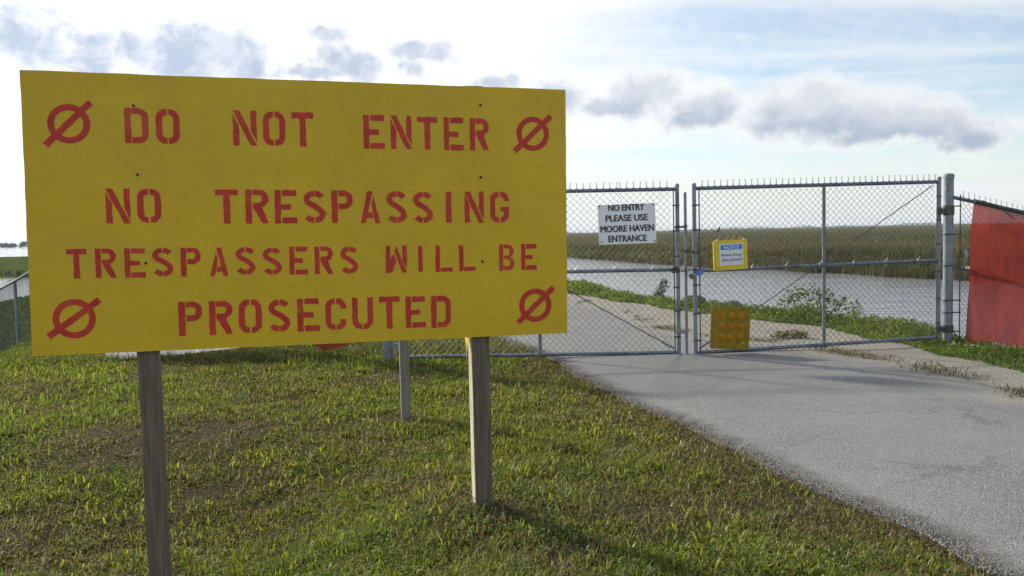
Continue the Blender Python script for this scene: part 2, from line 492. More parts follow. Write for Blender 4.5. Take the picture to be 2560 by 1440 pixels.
M['amber_lens'] = mat_cloth('amber reflector lens', (0.55, 0.26, 0.01), (0.80, 0.42, 0.02), 0.5, 0.0, 0.25, 40)


# ------------------------------------------------------------------ mesh helpers
ORG = {}


def tag(o, label=None, cat=None, group=None, kind=None):
    if label: o['label'] = label
    if cat: o['category'] = cat
    if group: o['group'] = group
    if kind: o['kind'] = kind
    return o


def thing(name, loc, label, cat, group=None):
    o = bpy.data.objects.new(name, None)
    o.empty_display_size = 0.1
    o.location = loc
    COL.objects.link(o)
    ORG[o.name] = Vector(loc)
    return tag(o, label, cat, group)


def link_mesh(name, me, mat, parent=None, org=None):
    o = bpy.data.objects.new(name, me)
    me.materials.append(mat)
    COL.objects.link(o)
    if parent is not None:
        o.parent = parent
        ORG[o.name] = ORG[parent.name]
    else:
        ORG[o.name] = Vector(org or (0, 0, 0))
        o.location = ORG[o.name]
    return o


class MB:
    def __init__(s):
        s.v, s.f = [], []

    def add(s, vs, fs):
        b = len(s.v)
        s.v.extend([tuple(p) for p in vs])
        s.f.extend([tuple(b + i for i in f) for f in fs])

    def box(s, c, size, X=(1, 0, 0), Y=(0, 1, 0), Z=(0, 0, 1), bev=0.0):
        c, X, Y, Z = Vector(c), Vector(X), Vector(Y), Vector(Z)
        hx, hy, hz = (k / 2 for k in size)
        if bev <= 0:
            vs = [c + X * (hx * a) + Y * (hy * b) + Z * (hz * d) for a in (-1, 1) for b in (-1, 1) for d in (-1, 1)]
            s.add(vs, [(0, 1, 3, 2), (4, 6, 7, 5), (0, 4, 5, 1), (2, 3, 7, 6), (0, 2, 6, 4), (1, 5, 7, 3)])
        else:
            # rounded along Z: octagonal section
            q = [(-hx + bev, -hy), (hx - bev, -hy), (hx, -hy + bev), (hx, hy - bev), (hx - bev, hy), (-hx + bev, hy), (-hx, hy - bev), (-hx, -hy + bev)]
            s.prism(q, c - Z * hz, Z * (2 * hz), X, Y)

    def prism(s, poly, o, ext, X, Y):
        """extrude polygon (list of 2d points, ccw seen against ext) from o along ext"""
        o, ext, X, Y = Vector(o), Vector(ext), Vector(X), Vector(Y)
        n = len(poly)
        lo = [o + X * p[0] + Y * p[1] for p in poly]
        hi = [p + ext for p in lo]
        s.add(lo + hi, [tuple(range(n - 1, -1, -1)), tuple(range(n, 2 * n))] + [(i, (i + 1) % n, n + (i + 1) % n, n + i) for i in range(n)])

    def tube(s, pts, r, n=8, closed=False, cap=True, rr=None):
        P = [Vector(p) for p in pts]
        m = len(P)
        b = len(s.v)
        ref = None
        for i, p in enumerate(P):
            if closed:
                d = (P[(i + 1) % m] - P[i - 1])
            else:
                d = P[min(i + 1, m - 1)] - P[max(i - 1, 0)]
            d.normalize()
            if ref is None:
                ref = Vector((0, 0, 1)) if abs(d.z) < 0.9 else Vector((1, 0, 0))
            a = (ref - d * ref.dot(d))
            if a.length < 1e-4:
                a = d.orthogonal()
            a.normalize()
            ref = a
            c = d.cross(a)
            rad = rr[i] if rr is not None else r
            for k in range(n):
                t = 2 * math.pi * k / n
                s.v.append(tuple(p + a * (rad * math.cos(t)) + c * (rad * math.sin(t))))
        for i in range(m if closed else m - 1):
            j = (i + 1) % m
            for k in range(n):
                k2 = (k + 1) % n
                s.f.append((b + i * n + k, b + i * n + k2, b + j * n + k2, b + j * n + k))
        if cap and not closed:
            s.f.append(tuple(b + k for k in range(n - 1, -1, -1)))
            s.f.append(tuple(b + (m - 1) * n + k for k in range(n)))

    def dome(s, c, r, h, n=12, rows=4):
        """rounded cap on top of a vertical post"""
        c = Vector(c)
        b = len(s.v)
        for i in range(rows):
            a = (math.pi / 2) * i / rows
            for k in range(n):
                t = 2 * math.pi * k / n
                s.v.append((c.x + r * math.cos(a) * math.cos(t), c.y + r * math.cos(a) * math.sin(t), c.z + h * math.sin(a)))
        s.v.append((c.x, c.y, c.z + h))
        top = len(s.v) - 1
        for i in range(rows - 1):
            for k in range(n):
                k2 = (k + 1) % n
                s.f.append((b + i * n + k, b + i * n + k2, b + (i + 1) * n + k2, b + (i + 1) * n + k))
        for k in range(n):
            s.f.append((b + (rows - 1) * n + k, b + (rows - 1) * n + (k + 1) % n, top))

    def build(s, name, mat, parent=None, org=None, smooth=True, angle=40):
        me = bpy.data.meshes.new(name)
        o = ORG[parent.name] if parent is not None else Vector(org or (0, 0, 0))
        me.from_pydata([(p[0] - o.x, p[1] - o.y, p[2] - o.z) for p in s.v], [], s.f)
        if smooth:
            me.shade_smooth()
            me.set_sharp_from_angle(angle=R(angle))
        me.update()
        return link_mesh(name, me, mat, parent, org)


def np_mesh(name, verts, faces_n, loops, mat, col=None, org=(0, 0, 0), parent=None, smooth=False):
    """fast mesh: faces_n = loop count for every face, loops = flat vertex indices"""
    me = bpy.data.meshes.new(name)
    o = np.array(ORG[parent.name] if parent is not None else org, dtype=np.float64)
    v = (verts - o).astype(np.float32)
    me.vertices.add(len(v))
    me.vertices.foreach_set('co', v.ravel())
    me.loops.add(len(loops))
    me.loops.foreach_set('vertex_index', loops.astype(np.int32))
    me.polygons.add(len(faces_n))
    st = np.zeros(len(faces_n), np.int32)
    st[1:] = np.cumsum(faces_n)[:-1]
    me.polygons.foreach_set('loop_start', st)
    if smooth:
        me.polygons.foreach_set('use_smooth', np.ones(len(faces_n), bool))
    if col is not None:
        a = me.attributes.new('Col', 'FLOAT_COLOR', 'POINT')
        c = np.ones((len(v), 4), np.float32)
        c[:, :3] = col
        a.data.foreach_set('color', c.ravel())
    me.update(calc_edges=True)
    me.validate()
    return link_mesh(name, me, mat, parent, org if parent is None else None)


def vnoise(x, y, seed=0):
    """smooth value noise 0..1"""
    x = np.asarray(x, float); y = np.asarray(y, float)
    xi, yi = np.floor(x).astype(np.int64), np.floor(y).astype(np.int64)
    fx, fy = x - xi, y - yi
    fx, fy = fx * fx * (3 - 2 * fx), fy * fy * (3 - 2 * fy)

    def h(a, b):
        n = (a * 374761393 + b * 668265263 + seed * 1442695041) & 0x7fffffff
        n = ((n ^ (n >> 13)) * 1274126177) & 0x7fffffff
        return ((n ^ (n >> 16)) & 0xffff) / 65535.0
    return (h(xi, yi) * (1 - fx) + h(xi + 1, yi) * fx) * (1 - fy) + (h(xi, yi + 1) * (1 - fx) + h(xi + 1, yi + 1) * fx) * fy


def fbm(x, y, seed=0, oct=4):
    s, a, t = 0, 1.0, 0
    for k in range(oct):
        s = s + a * vnoise(x * 2 ** k, y * 2 ** k, seed + k)
        t += a
        a *= 0.5
    return s / t


# ------------------------------------------------------------------ lie of the land (metres; camera stands at x=0, y=0)
WATER_Z = -1.6


def xL(y):   # left edge of the asphalt
    return np.interp(y, [-60, 3.33, 7.37, 9.6, 11.38, 18.46, 25, 40, 70, 120, 4000], [18.5, 1.89, 0.81, 0.36, -0.2, -2.05, -3.8, -7.8, -16, -31, -1040])


def xR(y):   # right edge of the asphalt
    return np.interp(y, [-60, 0, 7.11, 8.76, 10.2, 11.51, 14, 18.46, 25, 40, 70, 120, 4000], [24, 6.3, 4.25, 3.76, 3.1, 2.46, 1.95, 1.2, -0.4, -4.4, -12.6, -27.6, -1036])


def xV(y):   # where the weeds begin on the right
    return np.interp(y, [-60, 0, 5, 7.1, 7.7, 8.6, 9.68, 10.46, 12.1, 15.06, 19.68, 30, 70, 120, 4000], [26, 7.4, 5.5, 4.85, 4.72, 4.72, 4.66, 4.5, 4.3, 2.94, 1.35, -1.1, -12, -27, -1035])


def xC(y):   # left shoulder of the levee
    return -3.7 - 0.26 * y


def ground(x, y):
    x = np.asarray(x, float); y = np.asarray(y, float)
    dr = x - (xV(y) + 0.45)
    zr = -np.interp(dr, [-1, 0, 0.3, 0.8, 6, 12, 30], [0, 0, 0.05, 0.2, 1.65, 2.6, 3.0])
    dl = xC(y) - x
    zl = -np.interp(dl, [-1, -0.2, 0.2, 0.7, 1.9, 5, 13, 20, 40], [0, 0, 0.05, 0.32, 1.1, 1.36, 1.62, 2.4, 3.0])
    lawn = np.clip((xL(y) - x) / 0.8, 0, 1)
    near = np.clip((40 - np.hypot(x, y)) / 20, 0, 1)
    bump = (fbm(x * 0.7, y * 0.7, 3, 3) - 0.5) * 0.10 + (fbm(x * 4, y * 4, 9, 3) - 0.5) * 0.035
    s1 = np.clip((-0.25 - x) / 1.2, 0, 1)
    s2 = np.clip((7.2 - y) / 3.4, 0, 1)
    dip = 0.24 * s1 * s1 * (3 - 2 * s1) * s2 * s2 * (3 - 2 * s2)
    return zr + zl + bump * lawn * near - dip + 0.05 * np.exp(-((x + 0.15) ** 2 + (y - 4.25) ** 2) / 0.35)


BARE = [(-1.50, 3.55, 0.45), (-0.18, 4.3, 0.32), (0.62, 4.15, 0.38), (-2.75, 5.9, 0.6), (-2.2, 6.3, 0.5), (-3.1, 6.4, 0.45), (-2.9, 4.6, 0.4),
        (-1.9, 5.2, 0.3), (1.15, 4.3, 0.25), (-0.84, 6.58, 0.14), (0.15, 3.7, 0.22), (-0.6, 4.9, 0.22), (-1.2, 8.6, 0.6)]


def bare(x, y):
    b = np.zeros_like(x)
    for bx, by, br in BARE:
        b = np.maximum(b, np.exp(-((x - bx) ** 2 + (y - by) ** 2) / (br * 0.75) ** 2))
    return b


def grid_axis(lo, a, b, hi, step, grow=1.22):
    mid = list(np.arange(a, b + 1e-6, step))
    left, right, d = [], [], step
    p = a
    while p > lo:
        d *= grow
        p -= d
        left.append(max(p, lo))
    d, p = step, mid[-1]
    while p < hi:
        d *= grow
        p += d
        right.append(min(p, hi))
    return np.array(left[::-1] + mid + right)


def sheet(name, X, Y, Z, mat, smooth=True, edge=None):
    ny, nx = X.shape
    v = np.stack([X.ravel(), Y.ravel(), Z.ravel()], 1)
    i = np.arange((ny - 1) * nx).reshape(ny - 1, nx)[:, :-1].ravel()
    q = np.stack([i, i + 1, i + 1 + nx, i + nx], 1)
    o = np_mesh(name, v, np.full(len(q), 4), q.ravel(), mat, smooth=smooth)
    if edge is not None:
        a = o.data.attributes.new('edge', 'FLOAT', 'POINT')
        a.data.foreach_set('value', edge.ravel().astype(np.float32))
    o['kind'] = 'structure'
    return o


gx = grid_axis(-4500, -12, 7.5, 4500, 0.15)
gy = grid_axis(-200, 1.5, 22, 5000, 0.15)
GX, GY = np.meshgrid(gx, gy)
sheet('ground', GX, GY, ground(GX, GY), M['ground'], edge=bare(GX, GY))

# asphalt
ys = np.concatenate([np.arange(-40, 0, 2.0), np.arange(0, 26, 0.05), np.arange(26, 130, 2.0)])
ks = np.array([0, 0.012, 0.03, 0.06, 0.1, 0.2, 0.35, 0.5, 0.65, 0.8, 0.9, 0.94, 0.97, 0.988, 1.0])
ln = (fbm(ys * 1.3, ys * 0 + 2, 21, 5) - 0.5) * 0.16
rn = (fbm(ys * 1.2, ys * 0 + 7, 23, 6) - 0.5) * 0.95
l_ = xL(ys) + ln
r_ = xR(ys) + rn
RX = l_[:, None] * (1 - ks) + r_[:, None] * ks
RY = np.repeat(ys[:, None], len(ks), 1)
crown = 0.022 + 0.03 * np.sin(np.pi * ks) ** 0.5
crown[0] = crown[-1] = 0.0
RZ = np.repeat(crown[None], len(ys), 0)
edge_d = np.minimum(ks, 1 - ks)[None] * (r_ - l_)[:, None]
road = sheet('road', RX, RY, RZ, M['road'], edge=np.clip(1 - edge_d / 0.42, 0, 1) * np.where(ks[None] > 0.5, 0.55, 1.0))
sa = road.data.attributes.new('spread', 'FLOAT', 'POINT')
sa.data.foreach_set('value', np.clip(1 - (r_[:, None] - RX) / 1.1, 0, 1).ravel().astype(np.float32))

# pale shoulder on the right of the asphalt
ks2 = np.linspace(0, 1, 9)
vn = (fbm(ys * 1.1, ys * 0 + 4, 31, 5) - 0.5) * 0.5
SX = (r_ - 0.5)[:, None] * (1 - ks2) + (xV(ys) + 0.35 + vn)[:, None] * ks2
SY = np.repeat(ys[:, None], len(ks2), 1)
SZ = np.maximum(ground(SX, SY), -0.3) + 0.008 + (fbm(SX * 3, SY * 3, 8, 3) - 0.5) * 0.012
SZ[:, 0] = 0.004
sheet('gravel_shoulder', SX, SY, SZ, M['gravel'])

# water
w = MB()
w.add([(-6000, -300, WATER_Z), (6000, -300, WATER_Z), (6000, 9000, WATER_Z), (-6000, 9000, WATER_Z)], [(0, 1, 2, 3)])
tag(w.build('water', M['water'], smooth=False), kind='structure')

# marsh across the water on the right
SH = np.array([(-700, 3000), (-160, 900), (-60, 420), (-20, 205), (6.8, 102.7), (14.1, 72.1), (20.2, 56.2), (23.1, 47.2), (30, 33), (42, 12), (70, -30)])
tt = np.linspace(0, len(SH) - 1, 160)
shx = np.interp(tt, np.arange(len(SH)), SH[:, 0]) + (fbm(tt * 3, tt * 0, 41, 3) - 0.5) * 2.0
shy = np.interp(tt, np.arange(len(SH)), SH[:, 1])
dd = np.concatenate([[0.2, 0.6], np.geomspace(1.2, 6000, 60)])
MX = shx[:, None] + dd[None] * 0.85
MY = shy[:, None] + dd[None] * 0.45
MZ = -0.55 + (fbm(MX * 0.22, MY * 0.22, 5, 3) - 0.5) * 0.5
MZ[:, 0] = -1.75
MZ[:, 1] = -1.0
sheet('marsh_ground', MX, MY, MZ, M['marsh'])

# low green bank across the water on the left
FX, FY = np.meshgrid(np.linspace(0, 1, 60), np.linspace(0, 1, 24))
bx0 = -34 - 70 * FY + (fbm(FY * 8, FY * 0, 3, 3) - 0.5) * 6
BX = bx0 - FX * 420
BY = 79 + FY * 118 + (fbm(FX * 30, FX * 0 + FY, 12, 3) - 0.5) * 4 + FX * 25
edge_ = np.minimum(np.minimum(FY, 1 - FY) * 24, FX * 60)
BZ = -1.9 + 1.0 * np.clip(edge_ * 0.9, 0, 1) + (fbm(BX * 0.4, BY * 0.4, 6, 3) - 0.5) * 0.25
M['turf'] = pmat('grazed green turf', (0.050, 0.078, 0.025), (0.085, 0.105, 0.036), 0.25, 1.0, 0.8, 1.5, spec=0.0)
sheet('far_bank', BX, BY, BZ, M['turf'])


# ------------------------------------------------------------------ blades and leaves
def blades(name, P, H, Wd, lean, az, col, mat, tipcol=None, bend=0.5, mid_w=0.75, label=None, cat=None):
    """P (n,3) roots, H heights, Wd widths, lean fraction, az lean azimuth, col (n,3)"""
    n = len(P)
    d = np.stack([np.cos(az), np.sin(az), np.zeros(n)], 1)
    face = az + np.pi / 2 + rng.uniform(-0.9, 0.9, n)
    s = np.stack([np.cos(face), np.sin(face), np.zeros(n)], 1) * (Wd / 2)[:, None]
    up = np.array([0, 0, 1.0])
    mid = P + d * (H * lean * (1 - bend) * 0.5)[:, None] + up * (H * 0.58 * np.sqrt(np.clip(1 - lean ** 2 * 0.25, 0.1, 1)))[:, None]
    tip = P + d * (H * lean)[:, None] + up * (H * np.sqrt(np.clip(1 - lean ** 2, 0.03, 1)))[:, None]
    V = np.empty((n, 5, 3))
    V[:, 0] = P - s
    V[:, 1] = P + s
    V[:, 2] = mid + s * mid_w
    V[:, 3] = mid - s * mid_w
    V[:, 4] = tip
    C = np.repeat(col[:, None, :], 5, 1)
    if tipcol is not None:
        C[:, 4] = tipcol
        C[:, 2:4] = C[:, 2:4] * 0.7 + tipcol[:, None, :] * 0.3
    b = (np.arange(n) * 5)[:, None]
    loops = np.concatenate([b + np.array([0, 1, 2, 3]), b + np.array([3, 2, 4])], 1).ravel()
    fn = np.tile([4, 3], n)
    o = np_mesh(name, V.reshape(-1, 3), fn, loops, mat, C.reshape(-1, 3))
    o['kind'] = 'stuff'
    return tag(o, label, cat)


def leaves_mesh(P, size, nrm, col, aspect=0.5):
    """pointed-oval leaves, 4 vertices folded on the midrib -> 2 triangles; returns verts, loops, fn, col"""
    n = len(P)
    a = rng.normal(size=(n, 3))
    t = a - nrm * np.sum(a * nrm, 1)[:, None]
    t /= np.linalg.norm(t, axis=1)[:, None] + 1e-9
    s = np.cross(nrm, t)
    L = size[:, None]
    V = np.empty((n, 4, 3))
    V[:, 0] = P
    V[:, 1] = P + t * L * 0.5 + s * L * aspect * 0.5 + nrm * L * 0.08
    V[:, 2] = P + t * L
    V[:, 3] = P + t * L * 0.5 - s * L * aspect * 0.5 + nrm * L * 0.08
    b = (np.arange(n) * 4)[:, None]
    loops = np.concatenate([b + np.array([0, 1, 2]), b + np.array([0, 2, 3])], 1).ravel()
    fn = np.full(2 * n, 3)
    return V.reshape(-1, 3), loops, fn, np.repeat(col, 4, 0)


def rand_nrm(n, upw=0.6):
    v = rng.normal(size=(n, 3))
    v[:, 2] = np.abs(v[:, 2]) + upw
    return v / np.linalg.norm(v, axis=1)[:, None]


GREEN = np.array([[0.145, 0.190, 0.018], [0.205, 0.242, 0.024], [0.100, 0.142, 0.017], [0.265, 0.282, 0.034], [0.188, 0.192, 0.030]])
BROWN = np.array([[0.170, 0.122, 0.048], [0.215, 0.168, 0.072], [0.120, 0.082, 0.035], [0.250, 0.205, 0.100], [0.165, 0.145, 0.045]])
def dryness(x, y):
    d = fbm(x * 1.1, y * 1.1, 51, 4) * 0.9 + fbm(x * 5, y * 5, 57, 3) * 0.55
    d = (d - 0.72) * 2.6
    e = (xL(y) - x)
    d = d + np.clip(1 - e / 0.75, 0, 1) * 0.75
    for bx, by, br in BARE:
        d = d + 0.9 * np.exp(-((x - bx) ** 2 + (y - by) ** 2) / br ** 2)
    return np.clip(0.37 + d * 0.72, 0, 1)


def lawn_points(n, y0, y1, pw):
    """roots spread over what the lawn covers, denser close by"""
    u = rng.random(n)
    y = (y0 ** (1 - pw) + u * (y1 ** (1 - pw) - y0 ** (1 - pw))) ** (1 / (1 - pw))
    xlo = np.maximum(-0.68 * y - 1.5, xC(y) - 1.6)
    xhi = xL(y) + 0.05 + (fbm(y * 1.3, y * 0 + 2, 21, 5) - 0.5) * 0.16
    x = xlo + rng.random(n) * (xhi - xlo)
    return x, y


def lawn():
    # tufts, then blades about each tuft
    nt = 14500
    tx, ty = lawn_points(nt, 2.6, 17, 1.75)
    keep = rng.random(nt) > bare(tx, ty) * 0.6
    tx, ty = tx[keep], ty[keep]
    nt = len(tx)
    dry = dryness(tx, ty)
    vig = np.clip(fbm(tx * 2.6, ty * 2.6, 71, 3) * 2.3 - 0.65, 0.05, 1.35) * (1.05 - 0.6 * dry)
    per = rng.integers(16, 30, nt)
    idx = np.repeat(np.arange(nt), per)
    n = len(idx)
    sc = np.clip(ty[idx] / 5.5, 0.85, 1.9)          # coarser blades far off
    r = np.abs(rng.normal(0, 0.055, n)) * np.sqrt(sc)
    a = rng.uniform(0, 2 * np.pi, n)
    x, y = tx[idx] + r * np.cos(a), ty[idx] + r * np.sin(a)
    ok = x < xL(y) + (fbm(y * 1.3, y * 0 + 2, 21, 5) - 0.5) * 0.16 + 0.07
    x, y, a, idx, sc = x[ok], y[ok], a[ok], idx[ok], sc[ok]
    n = len(x)
    dr = np.clip(dry[idx] + rng.normal(0, 0.16, n), 0, 1)
    isb = rng.random(n) < np.clip(dr * 1.25 - 0.22, 0.04, 0.97)
    col = np.where(isb[:, None], BROWN[rng.integers(0, 5, n)], GREEN[rng.integers(0, 5, n)])
    col = col * rng.uniform(0.75, 1.25, (n, 1))
    tip = col * np.array([1.12, 1.08, 1.0])
    H = rng.uniform(0.026, 0.074, n) * (0.45 + vig[idx]) * np.where(isb, 0.8, 1.0)
    W = rng.uniform(0.0048, 0.0105, n) * sc
    lean = np.clip(rng.beta(3.4, 1.3, n) + np.where(isb, 0.15, 0), 0.1, 0.985)
    az = a + rng.normal(0, 1.1, n)
    P = np.stack([x, y, ground(x, y) - 0.004], 1)
    blades('lawn_grass', P, H, W, lean, az, col, M['grass'], tip)
    # even low mat between the tufts
    n = 150000
    x, y = lawn_points(n, 2.6, 17, 1.75)
    k = rng.random(n) > np.maximum(bare(x, y) * 0.8, np.clip(1.1 - fbm(x * 2.6, y * 2.6, 71, 3) * 2.0, 0, 0.75))
    x, y = x[k], y[k]
    n = len(x)
    sc = np.clip(y / 5.0, 0.85, 2.6)
    dr = np.clip(dryness(x, y) + rng.normal(0, 0.2, n), 0, 1)
    isb = rng.random(n) < np.clip(dr * 1.2 - 0.1, 0.1, 0.97)
    col = np.where(isb[:, None], BROWN[rng.integers(0, 5, n)], GREEN[rng.integers(0, 5, n)]) * rng.uniform(0.5, 0.95, (n, 1))
    P = np.stack([x, y, ground(x, y) - 0.003], 1)
    blades('lawn_thatch', P, rng.uniform(0.015, 0.045, n) * np.sqrt(sc), rng.uniform(0.004, 0.0075, n) * sc, np.clip(rng.beta(3, 1.2, n), 0.2, 0.99),
           rng.uniform(0, 2 * np.pi, n), col, M['grass'], col * 1.15)
    # scattered taller fresh blades and the rank tufts out to the left
    n1 = 1500
    x1, y1 = lawn_points(n1, 2.7, 12, 1.5)
    k = fbm(x1 * 1.6, y1 * 1.6, 88, 3) > 0.5
    x1, y1 = x1[k], y1[k]
    cx = np.array([(-4.2, 8.6), (-4.7, 9.0), (-3.9, 8.1), (-5.1, 9.6), (-3.7, 7.6), (-4.4, 7.9), (-3.9, 6.6), (-3.4, 6.9), (-3.3, 5.6), (-0.2, 9.2), (-0.9, 9.25), (-1.7, 9.3), (-2.4, 9.6)])
    ci = rng.integers(0, len(cx), 700)
    sg = np.where(ci < 9, 0.28, 0.13)
    x2, y2 = cx[ci, 0] + rng.normal(0, 1, 700) * sg, cx[ci, 1] + rng.normal(0, 1, 700) * sg
    x, y = np.concatenate([x1, x2]), np.concatenate([y1, y2])
    n = len(x)
    big = np.arange(n) >= len(x1)
    ok = x < xL(y) - 0.05
    x, y, big = x[ok], y[ok], big[ok]
    n = len(x)
    H = np.where(big, rng.uniform(0.05, 0.13, n), rng.uniform(0.04, 0.075, n))
    col = np.array([0.215, 0.285, 0.024]) * rng.uniform(0.7, 1.25, (n, 1)) + rng.uniform(-0.02, 0.03, (n, 1)) * np.array([1, 0.6, 0.2])
    P = np.stack([x, y, ground(x, y) - 0.004], 1)
    blades('tall_grass', P, H, rng.uniform(0.005, 0.0085, n) * np.clip(y / 6, 0.9, 1.5), np.clip(rng.beta(2.2, 1.8, n), 0.05, 0.97), rng.uniform(0, 2 * np.pi, n), col, M['grass'], col * 1.2)
    # broad curled blades in patches, the lighter of the turf grasses
    n = 16000
    x, y = lawn_points(n, 2.6, 12, 1.8)
    k = (fbm(x * 2.2, y * 2.2, 131, 3) + rng.normal(0, 0.05, n) > 0.54) & (x < xL(y) - 0.1) & (rng.random(n) > bare(x, y))
    x, y = x[k], y[k]
    n = len(x)
    col = np.array([0.235, 0.270, 0.028]) * rng.uniform(0.55, 1.3, (n, 1)) * np.where(rng.random((n, 1)) < 0.2, np.array([1.25, 0.95, 1.0]), np.array([1.0, 1.0, 1.0]))
    P = np.stack([x, y, ground(x, y) + rng.uniform(0.0, 0.02, n)], 1)
    blades('broad_grass', P, rng.uniform(0.03, 0.068, n), rng.uniform(0.007, 0.0125, n), np.clip(rng.beta(2.6, 1.3, n), 0.2, 0.98), rng.uniform(0, 2 * np.pi, n), col, M['grass'], col * 1.15, bend=0.2)
    # dead stalks lying about
    n = 5200
    x, y = lawn_points(n, 2.7, 11, 1.7)
    k = dryness(x, y) + rng.normal(0, 0.15, n) > 0.45
    x, y = x[k], y[k]
    n = len(x)
    col = np.array([0.30, 0.245, 0.145]) * rng.uniform(0.5, 1.25, (n, 1))
    P = np.stack([x, y, ground(x, y) + rng.uniform(0.006, 0.022, n)], 1)
    blades('dry_stalks', P, rng.uniform(0.05, 0.14, n), rng.uniform(0.0022, 0.004, n), np.full(n, 0.985), rng.uniform(0, 2 * np.pi, n), col, M['grass'])
    # small round-leaved weeds in the turf
    nc = 900
    cxx, cyy = lawn_points(nc, 2.7, 12, 1.6)
    k = fbm(cxx * 0.9, cyy * 0.9, 61, 3) > 0.47
    cxx, cyy = cxx[k], cyy[k]
    i = np.repeat(np.arange(len(cxx)), 24)
    x = cxx[i] + rng.normal(0, 0.06, len(i))
    y = cyy[i] + rng.normal(0, 0.06, len(i))
    ok = x < xL(y) - 0.1
    x, y = x[ok], y[ok]
    n = len(x)
    P = np.stack([x, y, ground(x, y) + rng.uniform(0.008, 0.045, n)], 1)
    col = np.array([0.085, 0.15, 0.03]) * rng.uniform(0.6, 1.35, (n, 1))
    V, lo, fn, C = leaves_mesh(P, rng.uniform(0.012, 0.026, n), rand_nrm(n, 0.8), col, 0.75)
    o = np_mesh('turf_weeds', V, fn, lo, M['weeds'], C)
    o['kind'] = 'stuff'


lawn()


def slope_grass():
    # levee side and low ground beyond the crest on the left, and the strip beyond the gate
    n = 60000
    y = 9 + 51 * rng.random(n) ** 1.5
    x = xC(y) - rng.random(n) ** 1.5 * 13
    k = (x > -0.72 * y - 1)
    x, y = x[k], y[k]
    n = len(x)
    sc = np.clip(y / 6, 1, 8)
    P = np.stack([x, y, ground(x, y) - 0.01], 1)
    k = P[:, 2] > WATER_Z + 0.02
    P, sc = P[k], sc[k]
    n = len(P)
    col = np.array([0.062, 0.098, 0.030]) * rng.uniform(0.6, 1.35, (n, 1)) * (1 + 0.3 * (fbm(P[:, 0], P[:, 1], 5, 3) - 0.5))[:, None]
    blades('bank_grass', P, rng.uniform(0.03, 0.08, n) * np.sqrt(sc), 0.008 * sc, np.clip(rng.beta(2, 2, n), 0.05, 0.95), rng.uniform(0, 6.28, n), col, M['grass'], col * 1.15)
    # far bank
    n = 16000
    u, v = rng.random(n) ** 1.6, rng.random(n)
    x = -36 - 70 * u - v * 260
    y = 80 + u * 112 + v * 15
    k = (np.abs(x / y + 0.6) < 0.35)
    x, y = x[k], y[k]
    n = len(x)
    P = np.stack([x, y, np.full(n, -1.35)], 1)
    front = (y < 82) | (y > 188)
    col = np.where(front[:, None], np.array([0.060, 0.066, 0.030]), np.array([0.065, 0.105, 0.030])) * rng.uniform(0.6, 1.3, (n, 1))
    blades('far_bank_grass', P, rng.uniform(0.45, 0.62, n), rng.uniform(0.15, 0.4, n), rng.uniform(0.05, 0.5, n), rng.uniform(0, 6.28, n), col, M['grass'], col)
    # left verge beyond the gate, between the levee shoulder and the asphalt
    n = 30000
    y = 10 + 30 * rng.random(n) ** 1.7
    x = np.maximum(xC(y), -6 - 0.25 * y) + rng.random(n) * (xL(y) - np.maximum(xC(y), -6 - 0.25 * y) + 0.1)
    sc = np.clip(y / 6, 1, 5)
    P = np.stack([x, y, ground(x, y) - 0.01], 1)
    col = np.where(rng.random((n, 1)) < 0.4, np.array([0.14, 0.115, 0.045]), np.array([0.10, 0.14, 0.025])) * rng.uniform(0.6, 1.3, (n, 1))
    blades('verge_grass', P, rng.uniform(0.04, 0.11, n) * np.sqrt(sc), 0.006 * sc, np.clip(rng.beta(2, 2, n), 0.05, 0.95), rng.uniform(0, 6.28, n), col, M['grass'], col * 1.15)


slope_grass()


